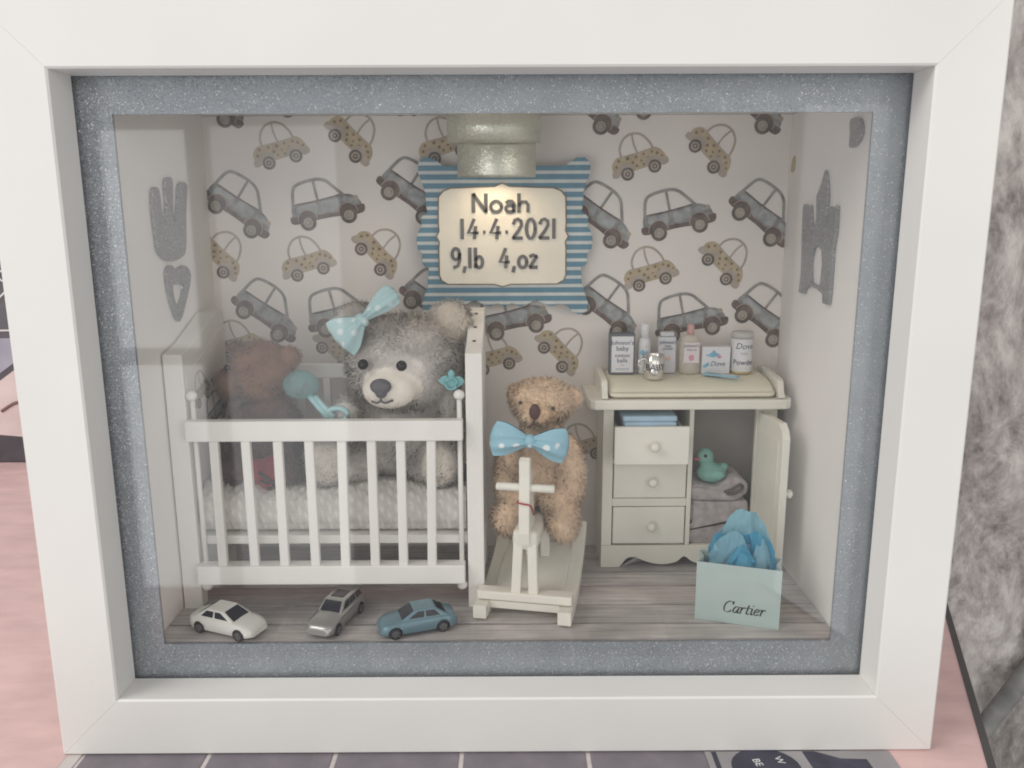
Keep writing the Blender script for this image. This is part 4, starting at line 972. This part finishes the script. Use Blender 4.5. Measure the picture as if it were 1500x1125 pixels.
# towels
tw = pm('grey_terry',(0.40,0.36,0.36),.95,var=.22,vs=260,bump=1.0,bs=900,sheen=.3)
def towel(z0, z1, y0, lab, roll=False):
    bm = nb(); n = 34; h = z1-z0; pts = []
    if not roll: sec_ = [(9.47,z0+.1),(9.6,z0+.01),(12.1,z0+.01),(12.3,z0+h*.3),(12.3,z0+h*.75),(12.1,z1),(10.8,z1-.05),(9.6,z1),(9.46,z1-.12)]
    else: sec_ = [(9.47,z0+.1),(10.2,z0+.01),(11.6,z0+.01),(12.1,z0+.3),(12.25,z0+.7),(12.0,z1),(11.5,z1+.12),(11.0,z1-.15),(10.7,z1-.35),(10.2,z1-.3),(9.7,z1-.2),(9.46,z1-.3)]
    prism(bm, sp2(sec_,4), 'Y', y0, 11.4, .12)
    for v in bm.verts: v.co += Vector((random.uniform(-.03,.03),random.uniform(-.04,.04),0))
    for f in bm.faces: f.smooth = True
    o = solo('folded_towel', bm, tw, lab, 'towel', (10.9,10.2,z0), 'towels stacked in the cupboard')
    return o
towel(2.62,3.72,9.2,'grey towel at the bottom of the stack in the cupboard')
towel(3.74,4.86,9.15,'grey towel in the middle of the stack in the cupboard')
o = towel(4.88,5.95,9.12,'loosely rolled grey towel on top of the stack under the duck', True)
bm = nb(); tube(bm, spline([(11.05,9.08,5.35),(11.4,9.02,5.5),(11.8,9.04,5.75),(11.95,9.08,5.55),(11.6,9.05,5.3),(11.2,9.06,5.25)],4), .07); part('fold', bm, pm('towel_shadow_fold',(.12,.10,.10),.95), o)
# duck
dk_ = thing('toy_duck', 'mint green toy duck sitting on the towels in the cupboard', 'toy duck', (10.4,9.6,5.85))
bm = nb(); ball(bm, (10.55,9.75,6.15), (.75,.55,.5)); ball(bm, (10.2,9.7,7.0), (.42,.4,.42)); ball(bm, (10.3,9.72,6.6), (.35,.35,.4)); ball(bm, (11.15,9.8,6.45), (.25,.25,.2))
b = evaluated(bm, [('REMESH', dict(mode='VOXEL', voxel_size=.06)), ('SMOOTH', dict(factor=.6, iterations=5))])
for f in b.faces: f.smooth = True
part('body', b, pm('mint_rubber',(0.22,0.44,0.38),.45,var=.1), dk_)
bm = nb(); ball(bm, (9.78,9.55,6.92), (.2,.17,.08)); part('beak', bm, pm('pink_beak',(.45,.14,.17),.5), dk_)
bm = nb(); ball(bm, (10.12,9.32,7.12), .085); part('eye', bm, eye_m, dk_)
bm = nb(); ball(bm, (10.7,9.28,6.15), (.4,.12,.25)); part('wing', bm, MATS['mint_rubber'], dk_)

# ---- toiletries on the mat
MT = 11.025
lab_w = pm('white_label',(0.74,0.74,0.76),.45,var=.03); navy_t = pm('navy_ink',(0.06,0.07,0.13),.5); pink_t = pm('pink_ink',(0.66,0.30,0.36),.5); blue_t = pm('blue_ink',(0.22,0.46,0.62),.5,var=.2,vs=300)
ex, ez = (1,0,0), (0,0,1)
t = thing('cotton_box', 'white cotton ball box with a dark border, leftmost on the changing table', 'box', (6.1,10.5,MT))
bm = nb(); box(bm, 5.45,6.68,10.3,10.95,MT,13.02,.02); part('carton', bm, pm('dark_blue_grey_card',(0.13,0.14,0.17),.5), t)
bm = nb(); box(bm, 5.53,6.60,10.285,10.297,MT+.1,12.9,0); part('label', bm, lab_w, t)
for s, z, sz in (('Johnson\'s',12.5,.29),('baby',12.2,.33),('cotton',11.88,.27),('balls',11.62,.3)): text('lettering', s, sz, (6.06,10.28,z), ex, ez, navy_t, t, .003, bold=.002)
text('lettering','300',.13,(6.06,10.28,11.44),ex,ez,pink_t,t,.003)
bm = nb(); box(bm, 5.75,6.4,10.276,10.284,11.3,11.315,0); box(bm, 5.75,6.4,10.276,10.284,11.24,11.252,0); part('fine_print', bm, navy_t, t)
t = thing('lotion_bottle', 'slim white lotion bottle with blue mark behind the silver mug', 'bottle', (7.18,10.6,MT))
bm = nb(); lathe(bm, [(.28,MT),(.31,MT+.05),(.31,12.5),(.27,12.72),(.2,12.8)], (7.18,10.65,0)); part('bottle', bm, lab_w, t)
bm = nb(); lathe(bm, [(.22,12.8),(.23,13.4),(.19,13.5),(.02,13.52)], (7.18,10.65,0)); part('cap', bm, lab_w, t)
bm = nb(); ball(bm, (7.12,10.36,12.1), (.2,.02,.14)); ball(bm, (7.25,10.36,11.9), (.2,.02,.18)); part('printed_mark', bm, blue_t, t)
bm = nb(); ball(bm, (7.2,10.36,12.4), (.07,.02,.07)); part('printed_dot', bm, pm('peach_ink',(.7,.5,.4),.5), t)
t = thing('powder_bottle', 'pale grey flat powder bottle between the lotion and the oil bottle', 'bottle', (8.28,10.6,MT))
bm = nb(); box(bm, 7.84,8.72,10.4,10.9,MT,12.85,.1,3); part('bottle', bm, pm('pale_grey_plastic',(0.60,0.60,0.63),.4,var=.03), t)
bm = nb(); box(bm, 7.95,8.62,10.45,10.85,12.86,13.08,.08,3); part('cap', bm, MATS['pale_grey_plastic'], t)
text('lettering','Johnson\'s',.22,(8.3,10.385,12.52),ex,ez,navy_t,t,.01,bold=.002); text('lettering','baby',.16,(8.3,10.385,12.36),ex,ez,navy_t,t,.01); text('lettering','powder',.16,(8.3,10.385,12.22),ex,ez,navy_t,t,.01)
bm = nb(); ball(bm, (8.3,10.39,11.8), (.16,.015,.1)); part('printed_mark', bm, MATS['peach_ink'], t)
t = thing('oil_bottle', 'clear baby oil bottle with pink cap and label', 'bottle', (9.42,10.6,MT))
bm = nb(); lathe(bm, [(.46,MT),(.52,MT+.06),(.53,12.0),(.5,12.5),(.38,12.8),(.2,12.95)], (9.42,10.55,0))
for v in bm.verts: v.co.y = 10.55+(v.co.y-10.55)*.62
part('bottle', bm, clearmat('clear_oil',(0.80,0.76,0.70),.06,.55), t)
bm = nb(); lathe(bm, [(.17,12.95),(.18,13.35),(.14,13.45),(.02,13.46)], (9.42,10.55,0)); part('cap', bm, pm('pink_cap',(.66,.38,.36),.4), t)
bm = nb(); box(bm, 9.05,9.8,10.2,10.215,11.6,12.6,0); part('label', bm, pm('pinkish_label',(.72,.64,.66),.4,var=.04), t)
text('lettering','Johnson\'s',.19,(9.42,10.195,12.38),ex,ez,navy_t,t,.003,bold=.002); text('lettering','baby oil',.15,(9.42,10.195,12.2),ex,ez,navy_t,t,.003)
bm = nb(); ball(bm, (9.42,10.19,11.85), (.13,.012,.15)); part('printed_mark', bm, pink_t, t)
t = thing('soap_box', 'low white soap box with blue and pink bird mark', 'box', (10.65,10.6,MT))
bm = nb(); box(bm, 9.98,11.36,10.35,10.95,MT,12.36,.02); part('carton', bm, lab_w, t)
bm = nb(); prism(bm, sp2([(10.15,11.95),(10.4,12.05),(10.55,12.2),(10.7,12.05),(10.85,12.0),(10.68,11.88),(10.45,11.85)],3), 'Y', 10.335, 10.346); part('printed_bird', bm, blue_t, t)
bm = nb(); ball(bm, (10.83,10.34,11.86), (.1,.01,.08)); part('printed_spot', bm, pink_t, t)
text('lettering','Dove',.33,(10.75,10.34,11.42),ex,ez,navy_t,t,.003,shear=.3); 
bm = nb(); prism(bm, [(10.02,11.42),(10.3,11.62),(10.35,11.45),(10.1,11.3)], 'Y', 10.338, 10.346); part('printed_corner', bm, blue_t, t)
t = thing('powder_can', 'round white powder can with clear lid at the right end', 'can', (11.98,10.6,MT))
bm = nb(); lathe(bm, [(.5,MT),(.52,MT+.03),(.52,12.72),(.5,12.76)], (11.98,10.6,0), n=28); part('can', bm, lab_w, t)
bm = nb(); lathe(bm, [(.525,12.77),(.53,13.0),(.48,13.08),(.05,13.09)], (11.98,10.6,0), n=28); part('lid', bm, clearmat('frosted_lid',(.7,.7,.68),.3,.35), t)
bm = nb(); lathe(bm, [(.53,MT+.02),(.53,MT+.12)], (11.98,10.6,0), n=28); part('gold_band', bm, pm('gold_band',(.55,.42,.18),.35,metal=.6), t)
def wraptext(s, size, z, mat, shear=0, r=.527, bold=0):
    o = text('lettering', s, size, (11.98,0,z), ex, ez, mat, t, 0, shear=shear, bold=bold)
    for v in o.data.vertices:
        dx = v.co.x/CM + ORG[t][0] - 11.98; a = dx/r
        v.co.x = (11.98 + r*math.sin(a) - ORG[t][0])*CM; v.co.y = (10.6 - r*math.cos(a) - ORG[t][1])*CM
wraptext('Dove', .42, 12.28, navy_t, .3); wraptext('baby', .2, 12.0, pm('grey_ink',(.4,.4,.42),.5)); wraptext('Powder', .36, 11.5, navy_t, 0, bold=.004)
# mug
MG = 10.95
t = thing('mug', 'tiny silver mug with black letters standing on the changing mat', 'mug', (7.5,9.6,MG))
chrome = pm('silver_mug',(0.72,0.70,0.67),.18,metal=.85,var=.05)
bm = nb(); lathe(bm, [(.4,MG),(.47,MG+.06),(.49,MG+.5),(.49,12.12),(.46,12.14),(.44,12.1),(.43,11.5)], (7.5,9.6,0), n=26); part('cup', bm, chrome, t)
bm = nb(); lathe(bm, [(.425,11.95),(.42,11.97)], (7.5,9.6,0), n=20); part('dark_inside', bm, pm('dark_mug_inside',(.025,.03,.045),.3), t)
bm = nb(); tube(bm, spline([(7.06,9.45,11.95),(6.78,9.38,11.9),(6.72,9.37,11.7),(6.85,9.4,11.5),(7.04,9.45,11.4)],5), .06); part('handle', bm, chrome, t)
o = text('lettering','BABY',.44,(7.5,0,11.42),ex,ez,ink,t,0,bold=.006)
for v in o.data.vertices:
    a = (v.co.x/CM)/.497; v.co.x = .497*math.sin(a)*CM; v.co.y = -.497*math.cos(a)*CM
# small blue comb
t = thing('comb', 'small pale blue comb lying on the changing mat', 'comb', (10.7,9.5,MT))
M = Matrix.Translation((10.72,9.55,MT+.02)) @ Matrix.Rotation(math.radians(-33),4,'Z')
cb_ = pm('pale_blue_plastic',(0.27,0.45,0.55),.35,var=.08)
bm = nb(); box(bm, -.85,.9,-.17,.17,0,.1,.05,3); bmesh.ops.transform(bm, matrix=M, verts=bm.verts); part('handle', bm, cb_, t)
bm = nb(); box(bm, 0,.72,-.09,.09,.101,.12,0); bmesh.ops.transform(bm, matrix=M, verts=bm.verts); part('inlay', bm, pm('pale_inlay',(.6,.66,.7),.4), t)
for i in range(9):
    bm = nb(); box(bm, -.8+i*.085,-.76+i*.085,.16,.4,.01,.08,0); bmesh.ops.transform(bm, matrix=M, verts=bm.verts); part('tooth', bm, cb_, t)

# ================================================================== GIFT BAG
bg = thing('gift_bag', 'pale aqua paper gift bag with dark italic lettering on the right', 'gift bag', (10.22,3.12,FL), local=True, rz=math.radians(-17.6))
aqp = pm('pale_aqua_paper',(0.43,0.525,0.51),.55,var=.04,vs=50,bump=.08)
BH = 2.68
bm = nb(); box(bm, -1.75,1.75,0,.05,.01,BH,.012); part('front_panel', bm, aqp, bg)
bm = nb(); box(bm, -1.75,1.75,1.35,1.4,.01,BH,.012); part('back_panel', bm, aqp, bg)
for s in (-1,1):
    bm = nb(); prism(bm, [(s*1.75,.051),(s*1.55,.7),(s*1.75,1.349),(s*1.71,1.349),(s*1.51,.7),(s*1.71,.051)], 'Z', .01, BH-.02); part('gusset', bm, aqp, bg)
bm = nb(); box(bm, -1.7,1.7,.06,1.34,.005,.04,0); part('bottom_panel', bm, aqp, bg)
C = {'C':(.74,[[(.68,.78),(.55,.95),(.35,.98),(.12,.78),(.03,.45),(.1,.12),(.3,.0),(.5,.05),(.64,.2)],[(.68,.98),(.66,.74)]]),
     'a':(.52,[[(.4,.52),(.22,.56),(.06,.36),(.05,.1),(.16,.0),(.3,.12),(.4,.35)],[(.44,.56),(.38,.12),(.42,.0),(.5,.06)]]),
     'r':(.44,[[(.02,.5),(.12,.54),(.1,.3),(.08,0)],[(.1,.3),(.22,.5),(.34,.56),(.4,.48)]]), 't':(.36,[[(.17,.8),(.12,.3),(.1,.06),(.18,0),(.3,.08)],[(.0,.55),(.32,.55)]]),
     'i':(.28,[[(.02,.5),(.12,.54),(.09,.1),(.13,0),(.24,.08)],[(.14,.76),(.16,.8)]]), 'e':(.46,[[(.06,.28),(.25,.3),(.38,.42),(.32,.55),(.18,.53),(.05,.3),(.08,.06),(.2,0),(.4,.12)]])}
xx = -.58
for ch in 'Cartier':
    w_, st = C[ch]; bm = nb()
    for p in st:
        ps = [(xx+(q.x+.20*q.y)*.52, .54+q.y*.52) for q in spline([(a,b,0) for a,b in p],5)]
        ribbon(bm, ps, .066, .004, Vector((0,-.001,0)), EX, EZ, NY, nib=Vector((.94,-.34)))
    part('letter', bm, ink, bg); xx += w_*.535
tis = thing('tissue_paper', 'crumpled blue tissue paper rising out of the pale aqua bag', 'tissue paper', (10.4,3.8,FL), local=True, rz=math.radians(-17.6))
def tm_(name, col, clear):
    m, nt, p, out = nodes(name); L = nt.links.new
    p.inputs['Base Color'].default_value = (*col,1); p.inputs['Roughness'].default_value = .5
    tr = N(nt,'ShaderNodeBsdfTranslucent'); tr.inputs[0].default_value = (*col,1)
    mx = N(nt,'ShaderNodeMixShader'); mx.inputs[0].default_value = clear; L(p.outputs[0], mx.inputs[1]); L(tr.outputs[0], mx.inputs[2]); L(mx.outputs[0], out.inputs['Surface'])
    return m
tl_, tdk = tm_('pale_blue_tissue',(0.30,0.58,0.70),.45), tm_('deep_blue_tissue',(0.08,0.40,0.60),.4)
def sheet(prof, y, m, amp, seed, lean=0.0, name='sheet'):
    r = random.Random(seed); bm = nb(); rows = 6; g = []
    pr = [(q.x,q.y) for q in spline([(a,b,0) for a,b in prof],2)]
    off = [r.uniform(-1,1) for _ in pr]
    for j in range(rows+1):
        row = []; a = j/rows
        nz_ = [r.uniform(-1.6,1.6) for _ in pr]; nz_ = [(nz_[max(0,i-1)]+2*nz_[i]+nz_[min(len(pr)-1,i+1)])/3 for i in range(len(pr))]
        off = [.5*o_+.5*q_ for o_,q_ in zip(off,nz_)]
        for i, (x, z) in enumerate(pr):
            zz = .9+(z-.9)*a; jx = r.uniform(-.07,.07) if 0 < j < rows else r.uniform(-.03,.03); jz = r.uniform(-.09,.09) if 0 < j < rows else r.uniform(-.05,.03)
            row.append(bm.verts.new((x*(1-.10*a)+jx, y+amp*off[i]*(.35+.65*a)+lean*a+.25*(abs(x)/1.6)**2*a, zz+jz)))
        g.append(row)
    for j in range(rows):
        for i in range(len(pr)-1):
            A, B, C_, D = g[j][i], g[j][i+1], g[j+1][i+1], g[j+1][i]
            if r.random() < .5: bm.faces.new((A,B,C_)); bm.faces.new((A,C_,D))
            else: bm.faces.new((A,B,D)); bm.faces.new((B,C_,D))
    bmesh.ops.subdivide_edges(bm, edges=bm.edges[:], cuts=1)
    for v in bm.verts: v.co += Vector((r.uniform(-.012,.012),r.uniform(-.02,.02),r.uniform(-.012,.012)))
    part(name, bm, m, tis)
sheet([(-1.45,2.75),(-1.2,3.5),(-.75,4.15),(-.3,4.72),(.2,4.85),(.65,4.72),(1.05,4.2),(1.35,3.6),(1.55,2.8)], .42, tl_, .3, 1)
sheet([(-1.5,2.9),(-1.25,3.55),(-.9,3.75),(-.4,3.95),(0,3.9),(.4,3.8),(.8,3.95),(1.2,3.7),(1.5,3.35),(1.62,2.8)], .12, tdk, .32, 2)
sheet([(-1.4,2.75),(-1.15,3.3),(-.75,3.8),(-.35,4.05),(.1,3.85),(.35,3.35),(.45,2.8)], -.22, tl_, .22, 3, .1)
sheet([(.55,2.75),(.75,3.45),(1.0,3.75),(1.25,3.3),(1.45,2.75)], -.2, tl_, .2, 5, .1)
sheet([(-.5,2.75),(-.25,3.2),(.1,3.45),(.45,3.3),(.75,2.8)], -.38, tdk, .2, 4, .05)

# ================================================================== TOY CARS
tyre_m = pm('toy_tyre',(0.03,0.03,0.034),.5); rim_m = pm('toy_rim',(0.12,0.12,0.125),.35,metal=.4); win_m = pm('toy_window',(0.02,0.024,0.035),.22,var=.1,spec=.4)
def toy_car(name, label, loc, rz, paint, kind, rim):
    t = thing(name, label, 'toy car', loc, 'three toy cars in front of the crib', local=True, rz=math.radians(rz))
    L_, Wd = 3.3, 1.34
    if kind == 'sedan':
        deck = [(-1.65,.52),(-1.58,.68),(-1.3,.75),(-.6,.78),(.3,.77),(.75,.75),(1.1,.70),(1.35,.64),(1.53,.56),(1.65,.42)]
        gh = dict(xr0=-1.32,xf0=.82,xr1=-.68,xf1=.14,z0=.70,z1=1.10,w0=.60,w1=.46)
    else:
        deck = [(-1.65,.58),(-1.56,.74),(-1.2,.78),(-.6,.78),(.3,.77),(.75,.75),(1.1,.71),(1.35,.66),(1.55,.58),(1.65,.45)]
        gh = dict(xr0=-1.5,xf0=.62,xr1=-1.25,xf1=.12,z0=.70,z1=1.13,w0=.58,w1=.47)
    bm = nb(); n = 40; rings = []
    for i in range(n+1):
        x = -L_/2+L_*i/n
        zt_ = np.interp(x,[p[0] for p in deck],[p[1] for p in deck])
        e = abs(x)/(L_/2); w = Wd/2*(1-.30*max(0,(e-.72)/.28)**2.2); zb = .17+.05*max(0,(e-.8)/.2)
        zm = zb+(zt_-zb)*.55
        pr = [(-w*.9,zb),(-w*.985,zb+.05),(-w,zm),(-w*.97,zt_-.12),(-w*.90,zt_-.04),(-w*.6,zt_+.005),(0,zt_+.02),(w*.6,zt_+.005),(w*.90,zt_-.04),(w*.97,zt_-.12),(w,zm),(w*.985,zb+.05),(w*.9,zb)]
        rings.append([bm.verts.new((x,y,z)) for y,z in pr])
    for a, b in zip(rings, rings[1:]):
        for k in range(len(a)): bm.faces.new((a[k],a[(k+1)%len(a)],b[(k+1)%len(a)],b[k])).smooth = True
    bm.faces.new(rings[0]); bm.faces.new(rings[-1][::-1])
    bmesh.ops.recalc_face_normals(bm, faces=bm.faces)
    cut = nb()
    for x in (-1.0,1.03): lathe(cut, [(.295,-1),(.295,1)], (x,0,.25), 'Y', 28, False)
    me = bpy.data.meshes.new('cut'); cut.to_mesh(me); cut.free(); co = bpy.data.objects.new('cut', me); COL.objects.link(co)
    b = evaluated(bm, [('BOOLEAN', dict(operation='DIFFERENCE', object=co, solver='EXACT'))])
    bpy.data.objects.remove(co)
    g = gh
    P = lambda x,s,z,w: Vector((x,s*w,z))
    base = {('r',s):P(g['xr0'],s,g['z0'],g['w0']) for s in (-1,1)} | {('f',s):P(g['xf0'],s,g['z0'],g['w0']) for s in (-1,1)}
    top = {('r',s):P(g['xr1'],s,g['z1'],g['w1']) for s in (-1,1)} | {('f',s):P(g['xf1'],s,g['z1'],g['w1']) for s in (-1,1)}
    order = [('r',-1),('f',-1),('f',1),('r',1)]
    vb = [b.verts.new(base[k]) for k in order]; vt = [b.verts.new(top[k]+Vector((0,0,0))) for k in order]
    fs = [b.faces.new(vb[::-1]), b.faces.new(vt)]
    for i in range(4): fs.append(b.faces.new((vb[i],vb[(i+1)%4],vt[(i+1)%4],vt[i])))
    bmesh.ops.bevel(b, geom=list({e for f in fs for e in f.edges}), offset=.07, segments=4, affect='EDGES', profile=.55)
    part('body', b, paint, t)
    def pane(c4, u0, u1, v0, v1, nm, m=win_m, off=.018, skew=(0,0)):
        A, B, Cc, D = c4   # bottom a, bottom b, top b, top a
        f = lambda u,v: (A*(1-u)+B*u)*(1-v)+(D*(1-u)+Cc*u)*v
        q = [f(u0,v0),f(u1,v0),f(u1-skew[1],v1),f(u0+skew[0],v1)]
        nrm = (q[1]-q[0]).cross(q[3]-q[0]).normalized()
        cen = Vector((-.2,0,.7))
        if nrm.dot(q[0]-cen) < 0: nrm = -nrm
        bm = nb(); a = [bm.verts.new(p+nrm*off) for p in q]; c = [bm.verts.new(p-nrm*.03) for p in q]
        bm.faces.new(a); bm.faces.new(c[::-1])
        for i in range(4): bm.faces.new((a[i],c[i],c[(i+1)%4],a[(i+1)%4]))
        bmesh.ops.recalc_face_normals(bm, faces=bm.faces); bmesh.ops.bevel(bm, geom=bm.edges[:], offset=.012, segments=2, affect='EDGES')
        part(nm, bm, m, t)
    pane((base['f',-1],base['f',1],top['f',1],top['f',-1]), .09,.91,.14,.9, 'windscreen')
    pane((base['r',1],base['r',-1],top['r',-1],top['r',1]), .12,.88,.25,.85, 'rear_window')
    for s in (-1,1):
        c4 = (base['r',s],base['f',s],top['f',s],top['r',s])
        if kind == 'sedan':
            pane(c4,.15,.48,.22,.82,'side_window',skew=(-.02,.0)); pane(c4,.53,.90,.22,.82,'side_window',skew=(0,.10))
        else:
            pane(c4,.06,.32,.25,.84,'side_window'); pane(c4,.36,.62,.25,.84,'side_window'); pane(c4,.66,.92,.25,.84,'side_window',skew=(0,.05))
    if kind != 'sedan':
        bm = nb(); box(bm, -.75,-.1,-.3,.3,g['z1']-.01,g['z1']+.03,.02); part('sunroof', bm, win_m, t)
        bm = nb(); box(bm, -1.74,-1.45,-.52,.52,1.10,1.16,.03)
        for s in (-.4,.4): box(bm, -1.56,-1.42,s-.04,s+.04,.95,1.11,.01)
        part('spoiler', bm, paint, t)
    for s in (-1,1):
        for x in (-1.0,1.03):
            yc_ = s*(Wd/2-.12); bm = nb(); lathe(bm, [(.18,-.12),(.235,-.12),(.25,-.08),(.25,.08),(.235,.12),(.18,.12)], (x,yc_,.25), 'Y', 22); w_ = part('wheel', bm, tyre_m, t)
            bm = nb(); lathe(bm, [(.17,s*.121),(.17,s*.135),(.11,s*.128),(.05,s*.14),(.02,s*.142)], (x,yc_,.25), 'Y', 14); part('rim', bm, rim, w_)
            bm = nb()
            for q in range(5):
                a = q*math.tau/5; box(bm, .04,.165,-.025,.025,-.008,.008,0,M=Matrix.Translation((x,yc_+s*.14,.25)) @ Matrix.Rotation(a,4,'Y'))
            part('spoke', bm, rim_m if rim is tyre_m else pm('rim_silver',(.35,.35,.36),.3,metal=.7), w_)
        bm = nb(); ball(bm, (1.50,s*.40,.47), (.1,.14,.06)); part('headlight', bm, pm('toy_lamp',(.55,.56,.55),.2,metal=.3) if kind != 'sedan' else paint, t)
    bm = nb(); box(bm, 1.5,1.64,-.45,.45,.2,.29,.03); part('bumper', bm, tyre_m if kind != 'sedan' else paint, t)
    bm = nb(); box(bm, -1.45,1.45,-.5,.5,.15,.2,.01); part('underbody', bm, tyre_m, t)
    return t
toy_car('toy_car', 'white toy saloon car standing left in front of the crib', (-11.45,2.85,FL), -22, pm('white_toy_paint',(0.74,0.74,0.70),.35,var=.02), 'sedan', rim_m)
toy_car('toy_car', 'silver toy estate car pointing towards the glass, middle of the three', (-7.0,3.55,FL), -107, pm('silver_toy_paint',(0.42,0.42,0.41),.3,metal=.65,var=.08), 'wagon', rim_m)
toy_car('toy_car', 'blue grey toy saloon car, rightmost of the three', (-3.45,2.9,FL), 199, pm('blue_toy_paint',(0.17,0.275,0.325),.3,metal=.2,var=.05), 'sedan', rim_m)
